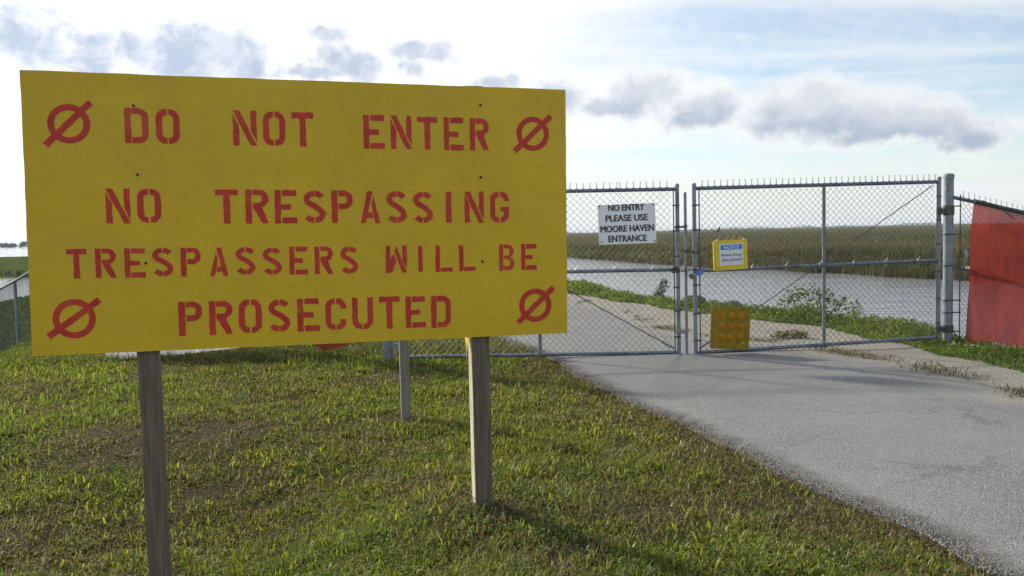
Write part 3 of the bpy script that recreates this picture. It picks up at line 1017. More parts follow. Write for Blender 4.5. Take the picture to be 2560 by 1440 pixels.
def right_weeds():
    """leafy ground cover on the shoulder of the levee to the right of the road"""
    n = 95000
    y = 6.0 + 40 * rng.random(n) ** 2.1
    d = np.abs(rng.normal(0.45, 0.62, n))
    x = xV(y) + d - 0.08 + (fbm(y * 1.1, y * 0 + 4, 31, 5) - 0.5) * 0.5
    # height of the cover: low at the gravel, taller over the shoulder; uneven
    hh = np.clip(d / 0.5, 0.15, 1) * (0.05 + 0.30 * fbm(x * 1.4, y * 1.4, 77, 4) ** 1.6)
    hh = hh * np.where((y > 13.6) & (y < 19.5) & (d > 0.45), 0.45, 1.0)
    hh = hh * np.where((y < 9.9) & (d > 0.1), 0.5, 1.0)
    z = ground(x, y) + hh * rng.random(n) ** 0.75 + 0.01
    P = np.stack([x, y, z], 1)
    sc = np.clip(y / 9, 0.8, 3)
    tone = fbm(x * 2.2, y * 2.2, 33, 3)
    col = np.where((tone > 0.52)[:, None], np.array([0.165, 0.215, 0.042]), np.array([0.095, 0.155, 0.032]))
    col = np.where(rng.random((n, 1)) < 0.12, np.array([0.17, 0.14, 0.06]), col) * rng.uniform(0.65, 1.35, (n, 1))
    V, lo, fn, C = leaves_mesh(P, rng.uniform(0.018, 0.045, n) * sc, rand_nrm(n, 0.1), col, 0.5)
    o = np_mesh('verge_weeds', V, fn, lo, M['weeds'], C)
    o['kind'] = 'stuff'
    # upright grass stems through it
    n = 14000
    y = 6.0 + 40 * rng.random(n) ** 2.0
    d = np.abs(rng.normal(0.4, 0.6, n))
    x = xV(y) + d - 0.05 + (fbm(y * 1.1, y * 0 + 4, 31, 5) - 0.5) * 0.5
    P = np.stack([x, y, ground(x, y)], 1)
    col = np.where(rng.random((n, 1)) < 0.3, np.array([0.20, 0.165, 0.08]), np.array([0.11, 0.17, 0.03])) * rng.uniform(0.7, 1.3, (n, 1))
    blades('verge_stems', P, rng.uniform(0.06, 0.30, n) * np.clip(d / 0.5, 0.3, 1.0) * np.where(((y > 13.6) & (y < 19.5) & (d > 0.45)) | (y < 9.9), 0.5, 1.0), 0.006 * np.clip(y / 7, 1, 4), np.clip(rng.beta(1.6, 3, n), 0.02, 0.9), rng.uniform(0, 6.28, n), col, M['grass'], col * 1.2)
    # pale seed heads by the red screen
    n = 46
    x = rng.uniform(4.75, 6.2, n)
    y = rng.uniform(8.6, 9.75, n)
    P = np.stack([x, y, ground(x, y) + rng.uniform(0.04, 0.13, n)], 1)
    i = np.repeat(np.arange(n), 6)
    Q = P[i] + rng.normal(0, 0.010, (len(i), 3))
    V, lo, fn, C = leaves_mesh(Q, rng.uniform(0.010, 0.02, len(i)), rand_nrm(len(i), 0), np.full((len(i), 3), 0.55) * np.array([1, 0.97, 0.85]), 0.8)
    o = np_mesh('pale_flowers', V, fn, lo, M['weeds'], C)
    o['kind'] = 'stuff'


right_weeds()


def reeds():
    n = 120000
    # along the shore, d metres into the marsh, denser at the front
    t = 3.2 + (len(SH) - 1.4 - 3.2) * rng.random(n) ** 0.8
    d = np.where(rng.random(n) < 0.35, rng.random(n) * 5, np.exp(rng.uniform(np.log(2.0), np.log(420), n)))
    x = np.interp(t, np.arange(len(SH)), SH[:, 0]) + d * 0.85 + (fbm(t * 3, t * 0, 41, 3) - 0.5) * 2.0 + rng.normal(0, 0.4, n)
    y = np.interp(t, np.arange(len(SH)), SH[:, 1]) + d * 0.45
    k = (np.abs(x / np.maximum(y, 1)) < 0.75) & (y > 25)
    x, y, d = x[k], y[k], d[k]
    n = len(x)
    dist = np.hypot(x, y)
    zone = d + (fbm(x * 0.06, y * 0.06, 17, 3) - 0.5) * 22
    green, brown, dark = np.array([0.092, 0.090, 0.045]), np.array([0.135, 0.108, 0.066]), np.array([0.088, 0.086, 0.048])
    f1 = np.clip((zone - 1.5) / 5, 0, 1)[:, None]
    f2 = np.clip((zone - 26) / 22, 0, 1)[:, None]
    col = (green * (1 - f1) + brown * f1) * (1 - f2) + dark * f2
    col = col * rng.uniform(0.7, 1.25, (n, 1))
    z0 = np.where(d < 1.2, WATER_Z - 0.05, -0.9)
    H = np.where(d < 1.2, rng.uniform(0.7, 1.55, n) * np.clip(0.45 + d / 1.6, 0.3, 1), rng.uniform(0.45, 1.05, n))
    H = H * (0.62 + 0.75 * fbm(x * 0.12, y * 0.12, 19, 3))
    W = np.clip(dist / 900, 0.03, 0.5) * rng.uniform(0.5, 1.3, n)
    P = np.stack([x, y, z0], 1)
    blades('marsh_reeds', P, H, W, np.clip(rng.beta(1.5, 4, n), 0, 0.9), rng.uniform(0, 6.28, n), col, M['reed'], col * 1.15)


reeds()


def leafy(name, loc, blobs, nleaf, size, cols, label, cat, group=None, stems=None, mat='weeds', aspect=0.55):
    """bush or tree: a thing with stems/trunk and a crown of separate leaves"""
    t = thing(name, loc, label, cat, group)
    L = Vector(loc)
    per = np.array([b[3] ** 2 for b in blobs])
    per = (per / per.sum() * nleaf).astype(int) + 1
    PP = []
    for b, k in zip(blobs, per):
        v = rng.normal(size=(k, 3))
        v /= np.linalg.norm(v, axis=1)[:, None]
        v *= (rng.random(k) ** 0.45)[:, None] * b[3]
        v[:, 2] *= b[4] if len(b) > 4 else 0.8
        PP.append(v + np.array(b[:3]) + np.array(loc))
    P = np.concatenate(PP)
    n = len(P)
    col = np.array(cols)[rng.integers(0, len(cols), n)] * rng.uniform(0.65, 1.3, (n, 1))
    V, lo, fn, C = leaves_mesh(P, rng.uniform(0.7, 1.3, n) * size, rand_nrm(n, 0.3), col, aspect)
    np_mesh('crown' if cat == 'tree' else 'foliage', V, fn, lo, M[mat], C, parent=t)
    for s in (stems or []):
        mb = MB()
        pts = [L + Vector(p) for p in s[0]]
        rr = np.linspace(s[1], s[1] * 0.35, len(pts))
        mb.tube(pts, 0, 6, rr=rr)
        mb.build('trunk' if cat == 'tree' else 'stem', M['bark'], t)
    return t


LG = [(0.095, 0.165, 0.036), (0.070, 0.130, 0.028), (0.135, 0.205, 0.042)]
DG = [(0.040, 0.050, 0.022), (0.060, 0.070, 0.030), (0.030, 0.040, 0.018)]


def gz(x, y):
    return float(ground(np.array([x]), np.array([y]))[0])


leafy('leafy_bush', (4.75, 13.2, gz(4.75, 13.2)), [(-0.50, 0, 0.42, 0.17, 0.7), (-0.24, 0.05, 0.50, 0.16, 0.8), (0.02, 0, 0.46, 0.18, 0.7), (0.28, 0, 0.33, 0.17, 0.7), (0.52, 0.05, 0.22, 0.16), (-0.75, -0.05, 0.20, 0.14), (-0.1, 0, 0.2, 0.24)],
      520, 0.065, LG, 'broad-leaved green bush behind the right gate leaf, tallest plant by the water', 'bush',
      stems=[([(0, 0, -0.05), (-0.2, 0, 0.25), (-0.5, 0, 0.55)], 0.012), ([(0, 0, -0.05), (0.0, 0, 0.3), (-0.1, 0.02, 0.65)], 0.012), ([(0.02, 0, -0.05), (0.2, 0, 0.25), (0.45, 0, 0.42)], 0.012)])
leafy('shoreline_shrub', (3.2, 18.4, gz(3.2, 18.4)), [(0, 0, 0.36, 0.14, 1.0), (0.07, 0, 0.50, 0.12, 1.0), (-0.09, 0, 0.26, 0.12), (0.02, 0, 0.16, 0.15)],
      650, 0.045, DG, 'small dark round shrub against the water behind the left gate leaf', 'shrub', stems=[([(0, 0, -0.1), (0, 0, 0.3)], 0.015)])
leafy('gravel_weed', (3.5, 10.75, 0.0), [(-0.16, 0, 0.04, 0.12, 0.5), (0.12, 0, 0.05, 0.12, 0.5), (0, 0.05, 0.05, 0.12, 0.5)],
      420, 0.035, [(0.09, 0.10, 0.03), (0.07, 0.08, 0.028), (0.13, 0.12, 0.05)], 'low weed patch growing in the pale gravel just behind the right gate leaf', 'weed')

# dark rocks at the water's edge
ROCKS = [(3.55, 16.8, 0.19), (3.86, 16.5, 0.17), (4.12, 16.2, 0.20), (4.38, 15.8, 0.18), (4.60, 15.5, 0.20), (4.80, 15.2, 0.18), (5.02, 14.9, 0.20)]
for i, (x, y, s) in enumerate(ROCKS):
    bm = bmesh.new()
    bmesh.ops.create_icosphere(bm, subdivisions=2, radius=s)
    sx = rng.uniform(0.9, 1.5)
    for v in bm.verts:
        k = 1 + 0.45 * (float(fbm(np.array([v.co.x / s * 1.3 + i * 7.7]), np.array([v.co.y / s * 1.3 + v.co.z / s]), 5 + i, 3)[0]) - 0.5)
        v.co = Vector((v.co.x * sx * k, v.co.y * k, v.co.z * 0.75 * k))
    me = bpy.data.meshes.new('shore_rock')
    bm.to_mesh(me)
    bm.free()
    o = link_mesh('shore_rock', me, M['rock'], org=(x, y, gz(x, y) + s * 0.7 + 0.05))
    tag(o, ['leftmost', 'second from left', 'third from left', 'middle', 'third from right', 'second from right', 'rightmost'][i if i != 3 else 3] + ' dark rock in the water-edge row seen through the right gate', 'rock', 'dark rocks along the water edge')

# far trees on the left horizon and the thin wood on the right horizon
TREES = [(-690, 1180, 9.0, 16, 'rounded dark tree, leftmost of the clump on the far left horizon'),
         (-664, 1185, 9.5, 15, 'dark tree in the middle of the clump on the far left horizon'),
         (-628, 1190, 7.0, 22, 'low broad dark tree, rightmost of the clump on the far left horizon')]
for x, y, h, wd, lab in TREES:
    bl = [(rng.uniform(-wd, wd) * 0.75, rng.uniform(-3, 3), h * rng.uniform(0.35, 0.7), h * rng.uniform(0.28, 0.40), 0.8) for _ in range(14)]
    leafy('distant_tree', (x, y, WATER_Z), bl, 3200, 1.3, [(0.045, 0.055, 0.035), (0.06, 0.07, 0.042)], lab, 'tree', 'trees on the far left horizon', [([(0, 0, -0.5), (0, 0, h * 0.5)], 0.4)], mat='tree')


def far_wood(name, x0, x1, y, hmax, n, seed):
    x = np.linspace(x0, x1, n) + rng.normal(0, 3, n)
    env = np.clip(fbm(x / 60 + 9, x * 0, seed, 4) * 2.0 - 0.55, 0.12, 1.2)
    z = WATER_Z + rng.random(n) * hmax * env
    P = np.stack([x, np.full(n, y) + rng.normal(0, 10, n), z], 1)
    col = np.array([0.045, 0.055, 0.035]) * rng.uniform(0.7, 1.3, (n, 1))
    V, lo, fn, C = leaves_mesh(P, rng.uniform(1.4, 3.2, n), rand_nrm(n, 0), col, 0.8)
    o = np_mesh(name, V, fn, lo, M['tree'], C)
    o['kind'] = 'stuff'


far_wood('far_wood', 60, 1150, 2100, 7.5, 6000, 3)
far_wood('far_shore', -1500, -520, 1500, 3.0, 3000, 8)

# dead grass and litter lodged along the ragged far edge of the asphalt
n = 3800
y = 6.3 + 7.0 * rng.random(n)
k = fbm(y * 2.1, y * 0 + 1, 91, 3) + rng.normal(0, 0.06, n) > 0.5
y = y[k]
x = xR(y) + (fbm(y * 1.2, y * 0 + 7, 23, 6) - 0.5) * 0.95 + rng.normal(0.02, 0.11, len(y))
n = len(y)
col = np.where(rng.random((n, 1)) < 0.25, np.array([0.14, 0.15, 0.05]), np.array([0.17, 0.135, 0.085])) * rng.uniform(0.5, 1.3, (n, 1))
blades('edge_litter', np.stack([x, y, rng.uniform(0.02, 0.035, n)], 1), rng.uniform(0.02, 0.07, n), rng.uniform(0.005, 0.011, n), np.clip(rng.beta(9, 1, n), 0.75, 0.995), rng.uniform(0, 6.28, n), col, M['grass'])

# loose chippings along the asphalt edge
n = 5000
y = 3.0 + 9 * rng.random(n) ** 1.6
x = xL(y) + (fbm(y * 1.3, y * 0 + 2, 21, 5) - 0.5) * 0.16 + np.abs(rng.normal(0, 0.10, n)) - 0.02
s = rng.uniform(0.003, 0.008, n)
base = np.array([(1, 0, -.2), (-.5, .87, -.2), (-.5, -.87, -.2), (0, 0, 1.0)])
V = np.stack([x, y, np.full(n, 0.03)], 1)[:, None, :] + base[None] * s[:, None, None] * rng.uniform(0.7, 1.3, (n, 4, 1))
b = (np.arange(n) * 4)[:, None]
lo = np.concatenate([b + np.array(q) for q in ((0, 1, 3), (1, 2, 3), (2, 0, 3))], 1).ravel()
g = rng.uniform(0.06, 0.30, (n, 1)) * np.array([1, 0.96, 0.9])
M['chip'] = leaf_mat('loose stone chips', 0.0, 0.03)
o = np_mesh('loose_chippings', V.reshape(-1, 3), np.full(3 * n, 3), lo, M['chip'], np.repeat(g, 4, 0))
o['kind'] = 'stuff'


# ------------------------------------------------------------------ big yellow sign
def arc(cx, cy, rx, ry, a0, a1, n=10):
    return [(cx + rx * math.cos(R(a0 + (a1 - a0) * i / n)), cy + ry * math.sin(R(a0 + (a1 - a0) * i / n))) for i in range(n + 1)]


TX, TY = 0.27, 0.175


def rect(x0, y0, x1, y1):
    return [(x0, y0), (x1, y0), (x1, y1), (x0, y1)]


def mirror(p):
    return [(1 - x, y) for x, y in p][::-1]


def half_o(x0=0.535):
    return [(x0, 0)] + arc(0.58, 0.28, 0.42, 0.28, -90, 0) + arc(0.58, 0.72, 0.42, 0.28, 0, 90) + [(x0, 1), (x0, 1 - TY)] + \
        arc(0.58, 0.72, 0.15, 0.105, 90, 0, 6) + arc(0.58, 0.28, 0.15, 0.105, 0, -90, 6) + [(x0, TY)]


def ribbon(path, t, asp=1.55):
    P = np.array(path) * np.array([1, asp])
    d = np.gradient(P, axis=0)
    d /= np.linalg.norm(d, axis=1)[:, None]
    nn = np.stack([-d[:, 1], d[:, 0]], 1)
    a, b = P + nn * t / 2, P - nn * t / 2
    q = np.concatenate([b, a[::-1]]) / np.array([1, asp])
    return [tuple(p) for p in q]


def glyph(c):
    if c == 'I': return [rect(0, 0, 1, 1)]
    if c == 'T': return [[(0.36, 0), (0.65, 0), (0.65, 1 - TY), (1, 1 - TY), (1, 1), (0, 1), (0, 1 - TY), (0.36, 1 - TY)]]
    if c == 'L': return [rect(0, 0, 0.27, 1), rect(0.31, 0.005, 1, 0.17)]
    if c == 'E': return [[(0, 0), (0.27, 0), (0.27, 0.41), (0.73, 0.41), (0.73, 0.575), (0.27, 0.575), (0.27, 1), (0, 1)], rect(0.325, 1 - TY, 0.98, 1), rect(0.325, 0, 1, TY)]
    if c == 'D': return [rect(0, 0, 0.27, 1), half_o(0.315)]
    if c == 'O': return [half_o(), mirror(half_o())]
    if c == 'C':
        top = arc(0.58, 0.72, 0.42, 0.28, -12, 90) + [(0.535, 1), (0.535, 1 - TY)] + arc(0.58, 0.72, 0.15, 0.105, 90, -30, 6)
        return [mirror(half_o()), top, [(x, 1 - y) for x, y in top][::-1]]
    if c == 'G':
        top = arc(0.58, 0.72, 0.42, 0.28, -5, 90) + [(0.535, 1), (0.535, 1 - TY)] + arc(0.58, 0.72, 0.15, 0.105, 90, -12, 6)
        bot = [(0.535, 0)] + arc(0.58, 0.28, 0.42, 0.28, -90, 0) + [(1, 0.51), (0.55, 0.51), (0.55, 0.36), (0.73, 0.36)] + arc(0.58, 0.28, 0.15, 0.105, 0, -90, 6) + [(0.535, TY)]
        return [mirror(half_o()), top, bot]
    if c == 'U':
        r_h = [(0.535, 0)] + arc(0.58, 0.28, 0.42, 0.28, -90, 0) + [(1, 1), (0.73, 1)] + arc(0.58, 0.28, 0.15, 0.105, 0, -90, 6) + [(0.535, TY)]
        return [r_h, mirror(r_h)]
    if c == 'P':
        return [rect(0, 0, 0.28, 1), [(0.32, 0.43)] + arc(0.6, 0.715, 0.4, 0.285, -90, 90, 14) + [(0.32, 1), (0.32, 0.83)] + arc(0.6, 0.715, 0.13, 0.115, 90, -90, 8) + [(0.32, 0.6)]]
    if c == 'R':
        return [rect(0, 0, 0.27, 1), [(0.72, 0), (1, 0), (0.72, 0.47)] + arc(0.6, 0.735, 0.4, 0.265, -58, 90, 12) + [(0.31, 1), (0.31, 0.835)] + arc(0.6, 0.73, 0.13, 0.105, 90, -90, 8) + [(0.34, 0.625), (0.31, 0.56), (0.33, 0.47)]]
    if c == 'B':
        return [rect(0, 0, 0.27, 1), [(0.31, 0)] + arc(0.58, 0.27, 0.42, 0.27, -90, 68, 10) + arc(0.58, 0.755, 0.38, 0.245, -58, 90, 10) + [(0.31, 1), (0.31, 0.85)] +
                arc(0.58, 0.71, 0.12, 0.14, 90, -90, 6) + [(0.33, 0.56), (0.33, 0.45)] + arc(0.58, 0.30, 0.15, 0.145, 90, -90, 6) + [(0.31, 0.155)]]
    if c in 'Aa':
        q = [[(0, 0), (0.25, 0), (0.31, 0.16), (0.64, 0.16), (0.59, 0.33), (0.375, 0.33), (0.505, 0.68), (0.62, 0.9), (0.61, 1), (0.35, 1)],
             [(0.75, 0), (1, 0), (0.665, 0.84), (0.555, 0.62)]]
        return q if c == 'A' else [mirror(p) for p in q]
    if c == 'N':
        return [[(0, 0), (0.26, 0), (0.26, 0.555), (0, 0.905)], [(0.73, 0), (1, 0), (0.28, 1), (0, 1)], [(0.75, 0.44), (1, 0.095), (1, 1), (0.75, 1)]]
    if c == 'W':
        return [[(0, 0), (0.28, 0), (0.5, 0.46), (0.37, 0.69), (0.22, 0.53), (0.22, 1), (0, 1)], [(0.76, 0), (1, 0), (0.5, 1), (0.40, 0.80)], [(0.78, 0.50), (1, 0.13), (1, 1), (0.78, 1)]]
    if c == 'S':
        path = arc(0.5, 0.735, 0.365, 0.178, 22, 215, 26) + [(0.36, 0.575), (0.5, 0.525), (0.66, 0.45)] + arc(0.5, 0.265, 0.365, 0.178, 32, -158, 26)
        P = np.array(path)
        ln_ = np.concatenate([[0], np.cumsum(np.hypot(np.diff(P[:, 0]), np.diff(P[:, 1]) * 1.55))])
        uu = np.linspace(0, ln_[-1], 64)
        P = np.stack([np.interp(uu, ln_, P[:, 0]), np.interp(uu, ln_, P[:, 1])], 1)
        for _ in range(4):
            P[1:-1] = (P[:-2] + 2 * P[1:-1] + P[2:]) / 4
        out, cut = [], []
        itop = int(np.argmax(P[:, 1]))
        ibot = int(np.argmin(P[:, 1]))
        seg = [(P[:itop + 1], 1), (P[itop:ibot + 1], 0), (P[ibot:], 2)]
        for s_, kind in seg:
            s_ = s_.copy()
            g_ = 0.022
            if kind == 1: s_[-1, 0] = 0.5 + g_ if s_[-2, 0] > 0.5 else 0.5 - g_
            elif kind == 0:
                s_[0, 0] = 0.5 - g_
                s_[-1, 0] = 0.5 + g_
            else: s_[0, 0] = 0.5 - g_
            out.append(ribbon(s_, 0.27))
        return out
    return []


YAW, RL = 0.2698, -0.0127
SU = Vector((math.cos(YAW) * math.cos(RL), math.sin(YAW) * math.cos(RL), math.sin(RL)))
SN = Vector((math.sin(YAW), -math.cos(YAW), 0.0))            # towards the viewer
SV = SU.cross(-SN).normalized()
SO = Vector((-2.0614, 3.6922, 2.143)) - SV * 1.22            # lower left front corner


def sp(u, v, w=0.0):
    return SO + SU * u + SV * v + SN * w


sign = thing('warning_sign', (-1.0, 4.1, 0.0), 'big yellow plywood sign on two timber posts, red stencilled DO NOT ENTER', 'sign')
mb = MB()
# board with slightly worn edge
ed = []
for (a, b_) in (((0, 0), (2.44, 0)), ((2.44, 0), (2.44, 1.22)), ((2.44, 1.22), (0, 1.22)), ((0, 1.22), (0, 0))):
    for i in range(24):
        t_ = i / 24
        j = (rng.random() - 0.5) * 0.003 if i else 0
        ed.append((a[0] + (b_[0] - a[0]) * t_ + j, a[1] + (b_[1] - a[1]) * t_ + j))
mb.prism(ed, sp(0, 0, -0.018), SN * 0.018, SU, SV)
board = mb.build('board', M['board'], sign, smooth=False)


def jitter(poly, u0, u1, v0, v1, step=0.012, amp=0.0016):
    """map a glyph outline into the board's plane with the rough edge of stencilled paint"""
    q = [(u0 + x * (u1 - u0), v0 + y * (v1 - v0)) for x, y in poly]
    res = []
    for i, p in enumerate(q):
        p2 = q[(i + 1) % len(q)]
        d = math.hypot(p2[0] - p[0], p2[1] - p[1])
        k = max(1, int(d / step))
        for j in range(k):
            t_ = j / k
            a = amp if d > 0.006 else amp * 0.3
            res.append((p[0] + (p2[0] - p[0]) * t_ + rng.uniform(-a, a), p[1] + (p2[1] - p[1]) * t_ + rng.uniform(-a, a)))
    return res


LETTERS = [('D', 0.4025, 0.4996, 0.92, 1.074), ('O', 0.5306, 0.6281, 0.9195, 1.0725), ('N', 0.8539, 0.9559, 0.9186, 1.0747), ('O', 0.984, 1.0821, 0.9192, 1.0744), ('T', 1.1112, 1.2074, 0.9182, 1.0739), ('E', 1.4364, 1.5363, 0.9129, 1.071), ('N', 1.5652, 1.6631, 0.9146, 1.0703), ('T', 1.6913, 1.7876, 0.9135, 1.0684), ('E', 1.82, 1.9165, 0.9117, 1.0688), ('R', 1.9479, 2.0441, 0.9134, 1.068),
           ('N', 0.3142, 0.4129, 0.5694, 0.7228), ('O', 0.4422, 0.5399, 0.5714, 0.7216), ('T', 0.7677, 0.8658, 0.5666, 0.7194), ('R', 0.8971, 0.9995, 0.5654, 0.7196), ('E', 1.0261, 1.126, 0.5651, 0.7179), ('S', 1.1548, 1.2546, 0.5652, 0.7162), ('P', 1.2821, 1.38, 0.5641, 0.7171), ('A', 1.4154, 1.5074, 0.5629, 0.7152), ('S', 1.5369, 1.6345, 0.5633, 0.7153), ('S', 1.664, 1.761, 0.5621, 0.7129), ('I', 1.8238, 1.8514, 0.5629, 0.713), ('N', 1.9169, 2.0123, 0.5628, 0.7141), ('G', 2.0442, 2.1406, 0.562, 0.7132),
           ('T', 0.1482, 0.2291, 0.332, 0.46), ('R', 0.2641, 0.3473, 0.3321, 0.4606), ('E', 0.381, 0.4666, 0.3307, 0.4595), ('S', 0.4948, 0.583, 0.3331, 0.4611), ('P', 0.6132, 0.6985, 0.33, 0.4598), ('a', 0.7371, 0.8145, 0.3288, 0.4578), ('S', 0.8475, 0.9349, 0.3331, 0.4588), ('S', 0.9655, 1.0518, 0.3301, 0.455), ('E', 1.085, 1.168, 0.329, 0.4567), ('R', 1.1987, 1.2822, 0.3288, 0.4567), ('S', 1.3166, 1.3992, 0.327, 0.4548), ('W', 1.5294, 1.6309, 0.3265, 0.455), ('I', 1.6842, 1.7058, 0.3283, 0.4532), ('L', 1.7691, 1.852, 0.3255, 0.4532), ('L', 1.885, 1.9669, 0.3266, 0.4522), ('B', 2.087, 2.1657, 0.3258, 0.4541), ('E', 2.2005, 2.2813, 0.326, 0.4553),
           ('P', 0.5966, 0.6975, 0.0633, 0.2168), ('R', 0.7262, 0.8275, 0.063, 0.2161), ('O', 0.8541, 0.9556, 0.0648, 0.2191), ('S', 0.984, 1.0833, 0.0647, 0.2158), ('E', 1.1137, 1.2151, 0.0628, 0.2153), ('C', 1.2414, 1.338, 0.0631, 0.2129), ('U', 1.3661, 1.4639, 0.0616, 0.2128), ('T', 1.4925, 1.5901, 0.0601, 0.2143), ('E', 1.619, 1.7163, 0.0587, 0.2103), ('D', 1.7437, 1.8406, 0.0545, 0.2094)]
for g_, u0, u1, v0, v1 in LETTERS:
    mb = MB()
    for poly in glyph(g_):
        mb.prism(jitter(poly, u0, u1, v0, v1), sp(0, 0, 0.0002), SN * 0.001, SU, SV)
    mb.build('letter', M['ink_red'], board, smooth=False)

for cx, cy, rad, a, b_ in [(0.1813, 0.9985, 0.084, (0.0875, 0.907), (0.2701, 1.0925)), (2.267, 0.9991, 0.084, (2.1722, 0.9113), (2.3618, 1.0883)),
                           (0.1712, 0.1571, 0.086, (0.0667, 0.082), (0.2744, 0.2364)), (2.2715, 0.1477, 0.084, (2.181, 0.0633), (2.3676, 0.235))]:
    mb = MB()
    n = 40
    rin = rad - 0.0265
    vs, fs = [], []
    for k in range(n):
        t_ = 2 * math.pi * k / n
        for rr_, w_ in ((rad, 0.0002), (rad, 0.0012), (rin, 0.0012), (rin, 0.0002)):
            j = 1 + rng.uniform(-0.006, 0.006)
            vs.append(sp(cx + rr_ * j * math.cos(t_), cy + rr_ * j * math.sin(t_), w_))
    for k in range(n):
        k2 = (k + 1) % n
        for q in range(3):
            fs.append((k * 4 + q, k2 * 4 + q, k2 * 4 + q + 1, k * 4 + q + 1))
    mb.add(vs, fs)
    d = Vector((b_[0] - a[0], b_[1] - a[1], 0)).normalized()
    p = Vector((-d.y, d.x, 0)) * 0.0135
    q = [(a[0] - p.x, a[1] - p.y), (b_[0] - p.x, b_[1] - p.y), (b_[0] + p.x, b_[1] + p.y), (a[0] + p.x, a[1] + p.y)]
    if q[0][0] * (q[1][1] - q[2][1]) + q[1][0] * (q[2][1] - q[0][1]) + q[2][0] * (q[0][1] - q[1][1]) < 0:
        q = q[::-1]
    mb.prism(jitter(q, 0, 1, 0, 1), sp(0, 0, 0.0002), SN * 0.0015, SU, SV)
    mb.build('prohibition_symbol', M['ink_red'], board, smooth=False)

for u, v in ((0.4412, 1.0835), (0.4476, 0.7836), (0.4683, 0.3933), (2.0026, 1.1314), (1.9995, 0.7829), (2.0022, 0.3718)):
    mb = MB()
    mb.tube([sp(u, v, 0.0), sp(u, v, 0.003), sp(u, v, 0.0045)], 0, 10, rr=[0.0065, 0.0060, 0.0035])
    mb.build('bolt', M['bolt'], board)

for u, dz, lean in ((0.443, -0.25, 0.004), (1.977, -0.25, 0.0)):
    top = sp(u, 1.12 if u < 1 else 1.226, -0.0185 - 0.0445)
    base = Vector((top.x + lean, top.y, gz(top.x, top.y) + dz))
    mb = MB()
    Z = (top - base)
    L_ = Z.length
    Z.normalize()
    sh = 0.0445
    q = []
    for cx_, cy_ in ((-1, -1), (1, -1), (1, 1), (-1, 1)):
        for a_ in range(4):
            t_ = math.atan2(cy_, cx_) - math.pi / 4 + a_ * math.pi / 6
            q.append((cx_ * (sh - 0.005) + 0.005 * math.cos(t_), cy_ * (sh - 0.005) + 0.005 * math.sin(t_)))
    nn = len(q)
    rows = 30
    vs = []
    Yd = Vector((SN.x, SN.y, 0)) * -1
    Xd = Vector((math.cos(YAW), math.sin(YAW), 0))
    for i in range(rows + 1):
        c_ = base + Z * (L_ * i / rows) + Xd * (0.0012 * math.sin(i * 0.55 + u)) * (1 if i < rows * 0.6 else 0)
        for a_, b_ in q:
            vs.append(c_ + Xd * a_ + Yd * b_)
    fs = [(i * nn + k, i * nn + (k + 1) % nn, (i + 1) * nn + (k + 1) % nn, (i + 1) * nn + k) for i in range(rows) for k in range(nn)]
    fs.append(tuple(rows * nn + k for k in range(nn)))
    mb.add(vs, fs)
    post = mb.build('post', M['wood'], sign, angle=12)
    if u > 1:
        # thin added slab, sunlight on this post's side put into its paler colour
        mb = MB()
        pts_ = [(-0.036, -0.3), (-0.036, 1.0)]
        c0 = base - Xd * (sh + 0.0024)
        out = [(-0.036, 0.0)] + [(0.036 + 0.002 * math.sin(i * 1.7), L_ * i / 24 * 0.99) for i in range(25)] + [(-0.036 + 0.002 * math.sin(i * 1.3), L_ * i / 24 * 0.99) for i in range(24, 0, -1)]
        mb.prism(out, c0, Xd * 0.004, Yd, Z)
        mb.build('sun_tone_side', M['sun_tone_timber'], post, smooth=False)
        # yellow paint that ran over the sun side of the right post below the board
        mb = MB()
        c_ = sp(u, 0, -0.063) - Xd * (sh + 0.0036)
        out = [(-0.030, 0.03), (-0.030, -0.055), (-0.024, -0.07), (-0.018, -0.035), (-0.008, -0.03), (0.0, -0.06), (0.006, -0.13), (0.012, -0.05), (0.020, -0.02), (0.034, -0.012), (0.034, 0.03)]
        mb.prism(out, c_, Xd * 0.0014, Yd, Vector((0, 0, 1)))
        mb.build('paint_run', M['paint_run'], post, smooth=False)

# soil heaped round the post feet
for (x, y) in ((-0.14, 4.36), (-1.52, 3.98)):
    pass

# grey stake behind the big sign
st = thing('wooden_stake', (-0.84, 6.58, 0), 'slim silver-grey square timber stake standing in the grass behind the big sign', 'stake')
mb = MB()
mb.box((-0.845, 6.58, 0.42), (0.068, 0.068, 1.34), (0.97, 0.24, 0), (-0.24, 0.97, 0), bev=0.005)
mb.build('stake', M['wood_grey'], st, angle=12)
mb = MB()
mb.tube([(-0.84, 6.545, 0.30), (-0.84, 6.538, 0.30)], 0.006, 8)
mb.build('nail', M['bolt'], st)


